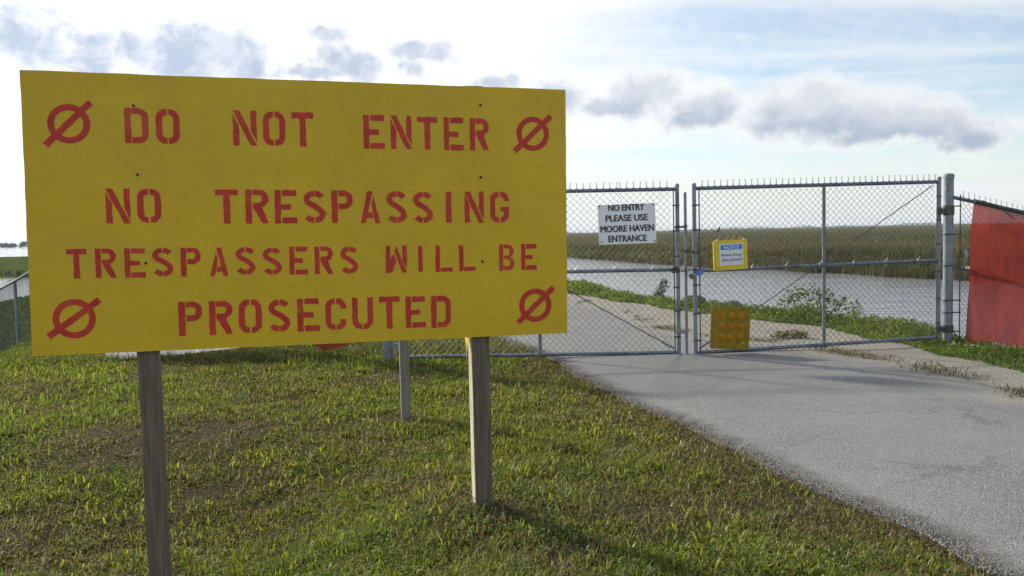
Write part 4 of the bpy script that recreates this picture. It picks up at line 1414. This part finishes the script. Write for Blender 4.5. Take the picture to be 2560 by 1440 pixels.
# ------------------------------------------------------------------ chain link
def chain_mesh(A, B, z0, z1, off, r=0.0027, barbs=True, cell=0.036, skip=()):
    """woven wire between plan points A and B; z0, z1 = (at A, at B) bottom and top; off = plan offset toward viewer"""
    A, B = Vector((A[0], A[1], 0)), Vector((B[0], B[1], 0))
    D = B - A
    L = D.length
    D.normalize()
    N = Vector((D.y, -D.x, 0))
    mb = MB()
    nw = int(L / cell)
    for i in range(nw):
        ph = rng.uniform(-0.0015, 0.0015)
        pts = []
        t_ = (i + 0.5) / nw
        zb, zt = z0[0] + (z0[1] - z0[0]) * t_, z1[0] + (z1[1] - z1[0]) * t_
        nk = int((zt - zb) / cell)
        for k in range(nk + 1):
            s = (i + ((k + i) % 2) * 1.04 - 0.02) * cell + ph
            sgn = 1 if (k + i) % 2 else -1
            tt_ = s / L
            zz = z0[0] + (z0[1] - z0[0]) * tt_ + (zt - zb) * k / nk
            p = A + D * s + N * (off + sgn * r * 0.9)
            pts.append((p.x, p.y, zz))
        mb.tube(pts, r, 4, cap=False)
        if barbs and i % 2 == (nk % 2):
            pass
        if barbs and i % 2 == 0 and rng.random() > 0.04:
            s = (i + 1) * cell if (nk + i) % 2 else i * cell
            p = A + D * s + N * off
            zt2 = z0[0] + (z0[1] - z0[0]) * s / L + (zt - zb)
            k1, k2 = rng.uniform(-0.003, 0.003), rng.uniform(-0.004, 0.004)
            m0 = p + D * k1 + Vector((0, 0, zt2 + 0.020))
            m1 = p + D * (k1 + k2) + Vector((0, 0, zt2 + 0.047 + rng.uniform(-0.004, 0.004)))
            for sg in (-1, 1):
                mb.tube([p + D * (sg * cell * 0.45) + Vector((0, 0, zt2 - cell * 0.5)), p + D * (sg * cell * 0.22) + Vector((0, 0, zt2 + 0.004)), m0], r * 0.7, 4)
                mb.tube([m1, m1 + D * (sg * 0.011) + Vector((0, 0, 0.014))], r * 0.7, 4)
            mb.tube([m0, m1], r * 1.15, 4)
    return mb


def V2(p, z):
    return Vector((p[0], p[1], z))


def clamp_band(mb, P, D, r, h=0.018):
    """strap round an upright with a bolt tab"""
    P = Vector(P)
    mb.tube([P - Vector((0, 0, h / 2)), P + Vector((0, 0, h / 2))], r, 12)


def gate_leaf(A, B, zA, zB, label, brace, mids, tens_a, tens_b):
    """A,B plan ends of the stiles' centres; zA,zB=(bottom, mid, top) rail centre heights at each end"""
    t = thing('gate_leaf', (A[0], A[1], 0), label, 'gate', 'pair of chain-link gate leaves')
    D = (Vector((B[0], B[1], 0)) - Vector((A[0], A[1], 0)))
    L = D.length
    D.normalize()
    N = Vector((D.y, -D.x, 0))           # towards the viewer
    rs = 0.0215

    def at(s, z):
        return Vector((A[0], A[1], 0)) + D * s + Vector((0, 0, z))

    def lerp(j, s):
        return zA[j] + (zB[j] - zA[j]) * s / L
    for s, ext, nm in ((0, 0.045, 'stile'), (L, 0.045, 'stile')):
        mb = MB()
        zb, zt = lerp(0, s), lerp(2, s)
        mb.tube([at(s, zb - rs), at(s, zt + ext)], rs + 0.001, 14)
        o = mb.build(nm, M['steel'], t)
        mb = MB()
        mb.tube([at(s, zt + ext - 0.012), at(s, zt + ext + 0.002)], rs + 0.003, 14)
        mb.dome(at(s, zt + ext + 0.002), rs + 0.003, 0.014)
        mb.build('stile_cap', M['steel_old'], o)
    for j, nm in ((2, 'top_rail'), (1, 'middle_rail'), (0, 'bottom_rail')):
        mb = MB()
        mb.tube([at(rs, lerp(j, 0)), at(L - rs, lerp(j, L))], rs - 0.001, 12)
        mb.build(nm, M['steel'], t)
    for f in mids:
        mb = MB()
        s = L * f
        mb.tube([at(s, lerp(0, s) + rs * 0.7), at(s, lerp(1, s) - rs * 0.7)], rs - 0.002, 12)
        mb.tube([at(s, lerp(1, s) + rs * 0.7), at(s, lerp(2, s) - rs * 0.7)], rs - 0.002, 12)
        mb.build('mullion', M['steel_old'], t)
    mb = chain_mesh(A[:2] + D.xy * 0.045 if False else (A[0] + D.x * 0.045, A[1] + D.y * 0.045), (B[0] - D.x * 0.045, B[1] - D.y * 0.045),
                    (zA[0] - 0.03, zB[0] - 0.03), (zA[2] + 0.025, zB[2] + 0.025), rs + 0.004)
    mb.build('chain_link_mesh', M['wire'], t)
    for s, on in ((0.045, tens_a), (L - 0.045, tens_b)):
        if not on:
            continue
        mb = MB()
        mb.box(at(s, (lerp(0, s) + lerp(2, s)) / 2) + N * (rs + 0.004), (0.012, 0.006, lerp(2, s) - lerp(0, s) + 0.02), D, N, (0, 0, 1))
        mb.build('tension_bar', M['dark_steel'], t)
        ss = 0 if s < L / 2 else L
        for zf in (0.085, 0.245, 0.415, 0.60, 0.755, 0.90):
            z = lerp(0, s) + (lerp(2, s) - lerp(0, s)) * (zf + rng.uniform(-0.015, 0.015))
            mb = MB()
            mb.tube([at(ss, z - 0.009), at(ss, z + 0.009)], rs + 0.004, 12)
            mid_p = (at(ss, z) + at(s, z) + N * (rs + 0.008)) / 2
            mb.box(mid_p + N * 0.006, (abs(s - ss) + 0.022, 0.007, 0.016), D, N, (0, 0, 1))
            mb.tube([at(s, z) + N * (rs - 0.004), at(s, z) + N * (rs + 0.018)], 0.007, 6)
            mb.build('band', M['dark_steel'], t)
    (s0, z0_), (s1, z1_) = brace
    mb = MB()
    a_, b_ = at(s0, z0_) + N * -0.026, at(s1, z1_) + N * -0.026
    mb.tube([a_, b_], 0.0058, 8)
    rod = mb.build('truss_rod', M['dark_steel'], t)
    mb = MB()
    d_ = (b_ - a_).normalized()
    mb.tube([a_ + d_ * 0.02, a_ + d_ * 0.16], 0.012, 8)
    mb.tube([a_ + d_ * 0.16, a_ + d_ * 0.175], 0.015, 6)
    mb.build('turnbuckle', M['steel'], rod)
    # twisted tie wires on the rails
    for k in range(7):
        s = L * (k + 0.6) / 7.3
        z = lerp(1, s)
        mb = MB()
        ring = []
        for q in range(10):
            an = 2 * math.pi * q / 10
            ring.append(at(s + 0.002 * q, z) + N * (0.024 * math.cos(an) + 0.003) + Vector((0, 0, 0.026 * math.sin(an))))
        mb.tube(ring, 0.0018, 4)
        e_ = at(s, z + 0.022) + N * 0.02
        mb.tube([e_, e_ + Vector((0.014, -0.004, 0.016)), e_ + Vector((0.024, -0.002, 0.034))], 0.0022, 4)
        mb.build('tie_wire', M['white_tie'], t)
    return t, at, N, D, L, lerp


GLA, GLB = (-1.225, 9.45), (1.812, 9.36)
GRA, GRB = (1.986, 9.315), (4.90, 9.856)
left_leaf, atL, NL, DL, LL, lpL = gate_leaf(GLA, GLB, (0.072, 0.985, 1.862), (0.066, 0.972, 1.845), 'left chain-link gate leaf carrying the white NO ENTRY sign', ((3.0, 0.10), (0.06, 1.80)), (0.5,), True, True)
right_leaf, atR, NR, DR, LR, lpR = gate_leaf(GRA, GRB, (0.062, 0.955, 1.845), (0.095, 0.985, 1.880), 'right chain-link gate leaf carrying the yellow notice and the reflector panel', ((0.05, 0.10), (2.90, 1.84)), (0.515,), True, True)

# drop rod of the left leaf, with its guides and latch fork
rodx, rody = 1.893, 9.335
mb = MB()
mb.tube([(rodx, rody, 0.02), (rodx, rody, 1.80)], 0.0165, 12)
mb.dome((rodx, rody, 1.80), 0.0165, 0.012)
rod = mb.build('drop_rod', M['steel_old'], left_leaf)
for z, hgt, mt in ((1.44, 0.028, 'dark_steel'), (0.30, 0.05, 'steel_old'), (1.17, 0.03, 'dark_steel')):
    mb = MB()
    mb.tube([(rodx, rody, z - hgt / 2), (rodx, rody, z + hgt / 2)], 0.021, 12)
    if z != 1.17:
        mb.box(((rodx + 1.812) / 2 - 0.01, rody - 0.012, z - 0.006), (0.135, 0.012, hgt * 0.8), (1, -0.1, 0.06), (0.1, 1, 0), (-0.06, 0, 1))
        mb.tube([(1.812, 9.36, z - hgt / 2), (1.812, 9.36, z + hgt / 2)], 0.0265, 12)
    else:
        mb.tube([(rodx, rody - 0.01, z), (1.975, 9.29, z)], 0.011, 8)
    mb.build('rod_guide' if z != 1.17 else 'latch_fork', M[mt], rod)

# ------------------------------------------------------------------ gate posts
GP = {}
for x, y, zt, hinges, lab, hx in ((5.03, 9.90, 1.955, (0.19, 1.545), 'stout round galvanised gate post between the right gate leaf and the red screen', -1),
                                  (-1.40, 9.56, 1.95, (0.19, 1.545), 'round galvanised gate post mostly hidden behind the yellow sign', 1)):
    zg = gz(x, y)
    t = thing('gate_post', (x, y, zg), lab, 'gate post', 'gate posts')
    mb = MB()
    mb.tube([(x, y, zg - 0.3), (x, y, zt)], 0.054, 24)
    mb.build('post', M['steel_old'], t)
    mb = MB()
    mb.tube([(x, y, zt - 0.035), (x, y, zt + 0.001)], 0.060, 24)
    mb.dome((x, y, zt + 0.001), 0.060, 0.022, 24)
    mb.build('post_cap', M['steel_old'], t)
    for hz in hinges:
        tx_, ty_ = (4.90, 9.856) if hx < 0 else (-1.225, 9.45)
        mb = MB()
        mb.tube([(x, y, hz - 0.045), (x, y, hz + 0.045)], 0.062, 24)
        dx_, dy_ = tx_ - x, ty_ - y
        l_h = math.hypot(dx_, dy_)
        d_ = Vector((dx_ / l_h, dy_ / l_h, 0))
        mb.box(Vector((x, y, hz)) + d_ * (l_h / 2), (l_h, 0.045, 0.06), d_, (-d_.y, d_.x, 0), (0, 0, 1))
        mb.tube([(tx_, ty_, hz - 0.04), (tx_, ty_, hz + 0.045)], 0.030, 14)
        mb.tube([Vector((tx_, ty_ - 0.045, hz + 0.036)) - d_ * -0.05, Vector((tx_, ty_ - 0.045, hz + 0.036)) + d_ * 0.06], 0.006, 6)
        mb.build('hinge', M['dark_steel'] if hx < 0 else M['steel_old'], t)
    GP[hx] = t

# ------------------------------------------------------------------ right-hand fence with the red screen
FR = [(5.09, 9.87), (6.05, 10.07), (8.2, 10.5)]
rf = thing('side_fence', (5.09, 9.87, 0), 'chain-link fence running downhill to the right of the gate post', 'fence')


def rzt(x):    # top rail height of the right fence
    return float(np.interp(x, [5.09, 6.05, 8.2], [1.70, 1.49, 0.98]))


def ryy(x):
    return float(np.interp(x, [5.09, 6.05, 8.2], [9.87, 10.07, 10.5]))


mb = MB()
mb.tube([(x, ryy(x), rzt(x)) for x in (5.07, 5.5, 6.05, 7, 8.2)], 0.021, 10)
mb.build('top_rail', M['steel'], rf)
mb = MB()
mb.tube([(x, ryy(x), rzt(x) - 0.79) for x in (5.07, 5.5, 6.05, 7, 8.2)], 0.019, 10)
mb.build('middle_rail', M['steel'], rf)
mb = chain_mesh((5.14, 9.88), (8.2, 10.5), (rzt(5.14) - 1.74, rzt(8.2) - 1.74), (rzt(5.14) + 0.025, rzt(8.2) + 0.025), 0.024)
mb.build('chain_link_mesh', M['wire'], rf)
mb = MB()
mb.box((5.135, 9.84, 0.86), (0.012, 0.006, 1.74), (0.98, 0.2, 0), (-0.2, 0.98, 0))
mb.build('tension_bar', M['dark_steel'], rf)
for z in (1.60, 1.28, 0.92, 0.52, 0.38, 0.16):
    mb = MB()
    mb.tube([(5.03, 9.90, z - 0.008), (5.03, 9.90, z + 0.008)], 0.0615, 24)
    mb.box((5.11, 9.855, z), (0.085, 0.008, 0.014), (0.94, -0.34, 0), (0.34, 0.94, 0))
    mb.build('band', M['dark_steel'], rf)
for x in (8.1,):
    mb = MB()
    mb.tube([(x, ryy(x) + 0.05, gz(x, ryy(x)) - 0.3), (x, ryy(x) + 0.05, rzt(x) + 0.03)], 0.03, 12)
    mb.build('post', M['steel_old'], rf)
mb = MB()
for x in (5.21, 5.24):
    mb.tube([(x, ryy(x) - 0.03, rzt(x) - 0.80), (x + 0.01, ryy(x) - 0.05, rzt(x) - 0.765), (x + 0.03, ryy(x) - 0.03, rzt(x) - 0.80)], 0.006, 6)
mb.build('tie_wire', M['white_tie'], rf)


def screen(name, pts_top, pts_bot, nx, nz, mat, label, cat, fold=0.03, seed=1, lift=0.0, hem=None, group=None):
    """hanging sheet between two plan/height polylines, with folds, solid thickness"""
    T = np.array(pts_top); B = np.array(pts_bot)
    u = np.linspace(0, 1, nx)
    k = np.linspace(0, 1, len(T))
    kb = np.linspace(0, 1, len(B))
    top = np.stack([np.interp(u, k, T[:, i]) for i in range(3)], 1)
    bot = np.stack([np.interp(u, kb, B[:, i]) for i in range(3)], 1)
    v = np.linspace(0, 1, nz)
    P = top[None] * (1 - v)[:, None, None] + bot[None] * v[:, None, None]
    U, Vv = np.meshgrid(u, v)
    L = np.linalg.norm(T[-1] - T[0])
    # diagonal drag folds from the fixed top edge plus small ripples
    f = (fbm(U * L * 1.9 + Vv * 1.4, Vv * 1.0 - U * L * 0.5, seed, 3) - 0.5) * 2 * fold * np.clip(Vv * 2.2, 0.1, 1)
    f = f + (fbm(U * L * 6 - Vv * 3, Vv * 4 + U * L * 2, seed + 5, 3) - 0.5) * fold * 0.7
    f = f + 0.03 * np.sin(Vv * np.pi) ** 2
    d = (T[-1] - T[0])[:2]
    d = d / np.linalg.norm(d)
    nrm = np.array([d[1], -d[0], 0])
    P = P + nrm * f[..., None]
    t = thing(name, tuple(P[-1, nx // 2]), label, cat, group)
    front = P.reshape(-1, 3)
    i = np.arange((nz - 1) * nx).reshape(nz - 1, nx)[:, :-1].ravel()
    q = np.stack([i, i + 1, i + 1 + nx, i + nx], 1)
    o = np_mesh('sheet', front, np.full(len(q), 4), q.ravel(), mat, parent=t, smooth=True)
    if hem:
        mb = MB()
        mb.tube([P[0, j] + np.array([0, -0.012, 0.006]) for j in range(0, nx, 2)], 0.024, 8)
        mb.build('hem', M['hem'], t)
    return t, P


scr, SP_ = screen('red_screen', [(5.285, 9.845, 1.648), (6.05, 10.01, 1.475), (8.1, 10.42, 0.985)], [(5.145, 9.78, -0.06), (6.05, 9.86, -0.30), (8.1, 10.40, -0.85)], 90, 60, M['red_cloth'],
                  'red woven screen tied to the fence at the right edge', 'screen', 0.075, 4, hem=True)
# ragged corner where the screen pulled off its tie
for (x, z, dx, dz, nm) in ((5.09, 1.02, 0.13, 0.10, 'torn_corner'),):
    mb = MB()
    mb.add([(x + 0.09, 9.80, z + 0.10), (x + 0.055, 9.78, z + 0.05), (x + 0.04, 9.79, z + 0.10), (x + 0.075, 9.77, z - 0.01), (x + 0.10, 9.80, z - 0.05), (x + 0.13, 9.80, z + 0.02)], [(0, 1, 3, 5), (1, 2, 3), (3, 4, 5)])
    mb.build(nm, M['torn'], scr, smooth=False)
mb = MB()
mb.tube([(5.36, 9.80, 1.655), (5.58, 9.80, 1.56), (5.72, 9.79, 1.44)], 0.006, 6)
mb.build('tie_cord', M['black'], scr)

# ------------------------------------------------------------------ left-hand fence going down the levee
FL = [(-1.47, 9.6, 1.76), (-3.6, 11.15, 1.74), (-5.3, 11.45, 1.72), (-8.715, 15.5, 0.905), (-9.28, 16.0, 0.732), (-12.2, 18.9, 0.0), (-15.5, 22.2, -0.1)]
lf = thing('levee_fence', (-1.47, 9.6, 0), 'chain-link fence running down the levee behind and left of the sign', 'fence')
mb = MB()
mb.tube(FL, 0.022, 10)
mb.build('top_rail', M['steel_old'], lf)
for i in range(len(FL) - 1):
    a_, b_ = FL[i], FL[i + 1]
    hb_a = 1.68 if i < 3 else 1.55
    mb = chain_mesh(a_[:2], b_[:2], (a_[2] - hb_a, b_[2] - (1.55 if i >= 2 else 1.68)), (a_[2] + 0.02, b_[2] + 0.02), 0.024, r=0.0027, cell=0.036 if i != 2 else 0.05)
    mb.build('chain_link_mesh', M['wire'], lf)
for i, p in enumerate(FL[1:]):
    if i == 2:
        continue
    mb = MB()
    zb = gz(p[0], p[1])
    mb.tube([(p[0], p[1] + 0.05, zb - 0.3), (p[0], p[1] + 0.05, p[2] + 0.02)], 0.030, 12)
    mb.build('post', M['steel_old'], lf)
screen('white_sheet', [(-5.05, 10.95, 1.1), (-3.45, 11.02, 1.1)], [(-4.902, 10.25, 0.05), (-4.708, 10.22, 0.022), (-4.31, 10.3, 0.018), (-3.949, 10.5, 0.035), (-3.387, 10.75, 0.062)], 50, 30, M['white_cloth'],
       'white vinyl sheet whose lower edge shows under the left of the sign', 'sheet', 0.03, 9)
screen('fallen_screen', [(-2.75, 10.48, 1.55), (-1.75, 9.76, 1.6)], [(-2.55, 10.30, 0.19), (-2.2, 10.02, 0.085), (-1.9, 9.82, 0.17)], 40, 30, M['red_cloth'],
       'strip of red screen whose sagging edge shows under the middle of the sign', 'screen', 0.03, 14)


# ------------------------------------------------------------------ signs on the gate
def text_mesh(mb, body, height, O, X, Y, N, width=None, bold=0.0, depth=0.0012):
    fat, bold = bold * height * 1.6, 0.0
    cu_ = bpy.data.curves.new('txt', 'FONT')
    cu_.body = body
    cu_.size = 1.0
    cu_.offset = bold
    cu_.align_x = 'LEFT'
    cu_.resolution_u = 3
    ob = bpy.data.objects.new('txt', cu_)
    COL.objects.link(ob)
    dg = bpy.context.evaluated_depsgraph_get()
    me = ob.evaluated_get(dg).to_mesh()
    vs = np.array([v.co[:] for v in me.vertices])
    fs = [tuple(p.vertices) for p in me.polygons]
    lo_, hi_ = vs.min(0), vs.max(0)
    sy = height / (hi_[1] - lo_[1])
    sx = (width / (hi_[0] - lo_[0])) if width else sy
    W_ = (hi_[0] - lo_[0]) * sx
    for q_, (kx, ky) in enumerate(((0, 0), (-1, 0.3), (1, -0.3), (-0.5, -0.6), (0.5, 0.6))):
        mb.add([O + X * ((v[0] - lo_[0]) * sx - W_ / 2 + kx * fat) + Y * ((v[1] - lo_[1]) * sy + ky * fat) + N * (depth + 0.00012 * q_) for v in vs], fs)
    ob.evaluated_get(dg).to_mesh_clear()
    bpy.data.objects.remove(ob)
    bpy.data.curves.remove(cu_)


def plate(name, TL, TR, BL, thick, mat, label, cat, round_=0.0):
    TL, TR, BL = Vector(TL), Vector(TR), Vector(BL)
    X = (TR - TL)
    w_ = X.length
    X.normalize()
    Y = (TL - BL)
    h_ = Y.length
    Y.normalize()
    N = X.cross(Y).normalized()
    C = (TR + BL) / 2
    t = thing(name, tuple(C - Y * h_ / 2), label, cat)
    rr_ = max(round_, 0.002)
    q = []
    for cx_, cy_, a0 in ((w_ / 2 - rr_, -h_ / 2 + rr_, -90), (w_ / 2 - rr_, h_ / 2 - rr_, 0), (-w_ / 2 + rr_, h_ / 2 - rr_, 90), (-w_ / 2 + rr_, -h_ / 2 + rr_, 180)):
        q += arc(cx_, cy_, rr_, rr_, a0, a0 + 90, 5)
    mb = MB()
    mb.prism(q, C, N * thick, X, Y)
    pl = mb.build('panel', mat, t, smooth=False)
    return t, pl, C + N * thick, X, Y, N, w_, h_


fo = 0.045     # how far the plates stand in front of the rails
t, pl, C, X, Y, N, w_, h_ = plate('no_entry_panel', (0.945, 9.335, 1.69), (1.562, 9.318, 1.699), (0.957, 9.335, 1.262), 0.004, M['sign_white'], 'white NO ENTRY PLEASE USE MOORE HAVEN ENTRANCE panel wired to the left gate leaf', 'sign', 0.004)
for body, v, wf in (('NO ENTRY', 0.145, 0.62), ('PLEASE USE', 0.032, 0.73), ('MOORE HAVEN', -0.082, 0.925), ('ENTRANCE', -0.190, 0.665)):
    mb = MB()
    text_mesh(mb, body, 0.068, C + Y * v, X, Y, N, w_ * wf, 0.042)
    mb.build('lettering', M['ink'], pl, smooth=False)
for a_, b_ in ((-0.47, 0.47), (0.475, 0.46), (-0.455, -0.44), (0.47, -0.455)):
    mb = MB()
    p = C + X * (a_ * w_) + Y * (b_ * h_)
    mb.tube([p, p + N * 0.004], 0.0085, 8)
    mb.tube([p + N * 0.004, p + X * (0.012 if a_ > 0 else -0.012) + Y * 0.008 + N * 0.004], 0.003, 5)
    mb.build('tie', M['black'], pl)

t, pl, C, X, Y, N, w_, h_ = plate('gate_notice', (2.185, 9.262, 1.274), (2.548, 9.325, 1.287), (2.190, 9.262, 0.955), 0.022, M['notice_yellow'], 'yellow framed NOTICE Please Keep Gate Closed board on the right gate leaf', 'sign', 0.004)
mb = MB()
mb.box(C + X * (-w_ / 2 - 0.010) - N * 0.012 - Y * 0.002, (0.012, 0.02, h_ * 0.97), X, N, Y)
mb.build('side_slat', M['notice_yellow'], t, smooth=False)
mb = MB()
mb.box(C + N * 0.001 + Y * 0.006, (w_ * 0.735, 0.002, h_ * 0.735), X, N, Y)
paper = mb.build('paper', M['notice_white'], pl, smooth=False)
mb = MB()
mb.box(C + N * 0.003 + Y * (h_ * 0.265), (w_ * 0.66, 0.002, h_ * 0.165), X, N, Y)
mb.build('blue_band', M['notice_blue'], pl, smooth=False)
mb = MB()
text_mesh(mb, 'NOTICE', 0.036, C + Y * (h_ * 0.265 - 0.018), X, Y, N, w_ * 0.48, 0.02, 0.0048)
mb.build('lettering', M['notice_white'], pl, smooth=False)
mb = MB()
text_mesh(mb, 'Please Keep', 0.036, C + Y * (h_ * -0.06), X, Y, N, w_ * 0.62, 0.01, 0.0032)
text_mesh(mb, 'Gate Closed', 0.030, C + Y * (h_ * -0.205), X, Y, N, w_ * 0.60, 0.01, 0.0032)
mb.build('lettering', M['ink'], pl, smooth=False)
for a_ in (-0.42, -0.16, 0.05, 0.24):
    mb = MB()
    p = C + X * (a_ * w_) + Y * (h_ / 2) - N * 0.008
    mb.tube([p - Y * 0.005, p + Y * 0.016 + X * 0.006, p + Y * 0.042 + X * 0.032], 0.0028, 5)
    mb.build('yellow_tie', M['notice_yellow'], t)
for a_ in (-0.44, 0.38):
    mb = MB()
    p = C + X * (a_ * w_) + Y * (h_ / 2) - N * 0.004
    mb.tube([p - X * 0.014, p - X * 0.006 + Y * 0.014, p + X * 0.008 + Y * 0.012, p + X * 0.016], 0.0042, 6)
    mb.build('tie_wire', M['white_tie'], t)
for a_, b_ in ((-0.40, -0.42), (0.42, -0.42), (-0.4, 0.43), (0.42, 0.43)):
    mb = MB()
    p = C + X * (a_ * w_) + Y * (b_ * h_)
    mb.tube([p, p + N * 0.003], 0.005, 7)
    mb.build('screw', M['bolt'], pl)

t, pl, C, X, Y, N, w_, h_ = plate('reflector_panel', (2.148, 9.255, 0.569), (2.593, 9.335, 0.541), (2.124, 9.252, 0.112), 0.006, M['amber_panel'], 'square amber marker panel with nine round reflectors low on the right gate leaf', 'reflector', 0.03)
for i in range(3):
    for j in range(3):
        p = C + X * ((i - 1) * 0.107 + 0.008) + Y * ((1 - j) * 0.116 + 0.015)
        mb = MB()
        mb.tube([p - N * 0.001, p + N * 0.006, p + N * 0.009], 0, 20, rr=[0.042, 0.042, 0.036])
        mb.build('reflector', M['amber_lens'], pl)
mb = MB()
p = C + X * (0.155) - Y * 0.165
mb.tube([p, p + N * 0.003], 0.006, 8)
mb.build('rivet', M['white_tie'], pl)

# black strap caught in the mesh
st = thing('black_strap', (2.235, 9.275, 1.375), 'short black strap caught in the mesh above the yellow notice', 'strap')
mb = MB()
mb.tube([(2.215, 9.275, 1.368), (2.232, 9.265, 1.385), (2.240, 9.262, 1.405), (2.252, 9.270, 1.43)], 0, 6, rr=[0.005, 0.010, 0.010, 0.006])
mb.build('strap', M['black'], st)

# ------------------------------------------------------------------ chain and padlocks
lc = thing('lock_chain', (1.86, 9.30, 0.95), 'steel chain looped between the two gate leaves at the middle rails', 'chain')
path = [(1.765, 9.325, 0.985), (1.80, 9.318, 0.975), (1.835, 9.312, 0.965), (1.87, 9.305, 0.962), (1.905, 9.295, 0.968), (1.94, 9.285, 0.970), (1.975, 9.272, 0.968), (2.01, 9.262, 0.972), (2.04, 9.262, 0.98),
        (1.88, 9.298, 0.945), (1.91, 9.285, 0.925), (1.945, 9.272, 0.918)]
for k, p in enumerate(path):
    d = Vector(path[k + 1]) - Vector(p) if k + 1 < len(path) and k != 8 else Vector((1, -0.2, 0))
    d.normalize()
    n_ = Vector((0, 0, 1)) if k % 2 else Vector((0, 1, 0.2))
    s_ = d.cross(n_).normalized()
    pts = []
    for q in range(12):
        a_ = 2 * math.pi * q / 12
        pts.append(Vector(p) + d * (0.025 * math.cos(a_)) + s_ * (0.013 * math.sin(a_)))
    mb = MB()
    mb.tube(pts, 0.0045, 6, closed=True)
    mb.build('link', M['dark_steel'] if k < 9 else M['steel'], lc)
mb = MB()
mb.tube([(1.74, 9.325, 0.98), (1.775, 9.315, 1.005), (1.80, 9.315, 0.985), (1.79, 9.315, 0.955), (1.75, 9.32, 0.95)], 0.017, 8, closed=True)
mb.build('wrapped_turn', M['dark_steel'], lc)


def padlock(C, ang, w_, h_, th, mat, smat, label):
    C = Vector(C)
    t = thing('padlock', tuple(C), label, 'padlock', 'padlocks on the gate chain')
    X = Vector((math.cos(ang), 0, math.sin(ang)))
    Y = Vector((-math.sin(ang), 0, math.cos(ang)))
    mb = MB()
    q = []
    for cx_, cy_, a0 in ((w_ / 2 - .006, -h_ / 2 + .006, -90), (w_ / 2 - .006, h_ / 2 - .006, 0), (-w_ / 2 + .006, h_ / 2 - .006, 90), (-w_ / 2 + .006, -h_ / 2 + .006, 180)):
        q += arc(cx_, cy_, .006, .006, a0, a0 + 90, 4)
    mb.prism(q, C + Vector((0, th / 2, 0)), Vector((0, -th, 0)), X, Y)
    body = mb.build('body', M[mat], t)
    mb = MB()
    r_s = w_ * 0.32
    pts = [C + X * -r_s + Y * (h_ / 2 - 0.004)] + [C + X * (r_s * math.cos(a_)) + Y * (h_ / 2 + 0.028 + r_s * math.sin(a_)) for a_ in np.linspace(math.pi, 0, 9)] + [C + X * r_s + Y * (h_ / 2 - 0.004)]
    mb.tube(pts, 0.0048, 8)
    mb.build('shackle', M[smat], t)
    mb = MB()
    p = C - Y * (h_ / 2)
    mb.tube([p, p - Y * 0.002], 0.006, 8)
    mb.build('keyway', M['black'], body)


padlock((2.018, 9.215, 0.938), R(24), 0.062, 0.055, 0.026, 'blue_lock', 'dark_steel', 'blue padlock hanging on the gate chain')
padlock((1.935, 9.235, 0.897), R(-38), 0.050, 0.042, 0.022, 'brass', 'steel', 'tarnished dark padlock beside the blue one on the gate chain')

# ------------------------------------------------------------------ the air
hz = MB()
hz.box((0, 4200, 4.0), (13000, 10400, 16.0))
hm = bpy.data.materials.new('humid air')
hm.use_nodes = True
ht = NT(hm.node_tree)
ht.n.clear()
ho = ht.node('ShaderNodeOutputMaterial')
hv = ht.node('ShaderNodeVolumePrincipled')
hv.inputs['Color'].default_value = (0.86, 0.92, 1.0, 1)
hv.inputs['Density'].default_value = 0.00014
ht.l.new(hv.outputs[0], ho.inputs['Volume'])
tag(hz.build('haze', hm, smooth=False), kind='stuff')
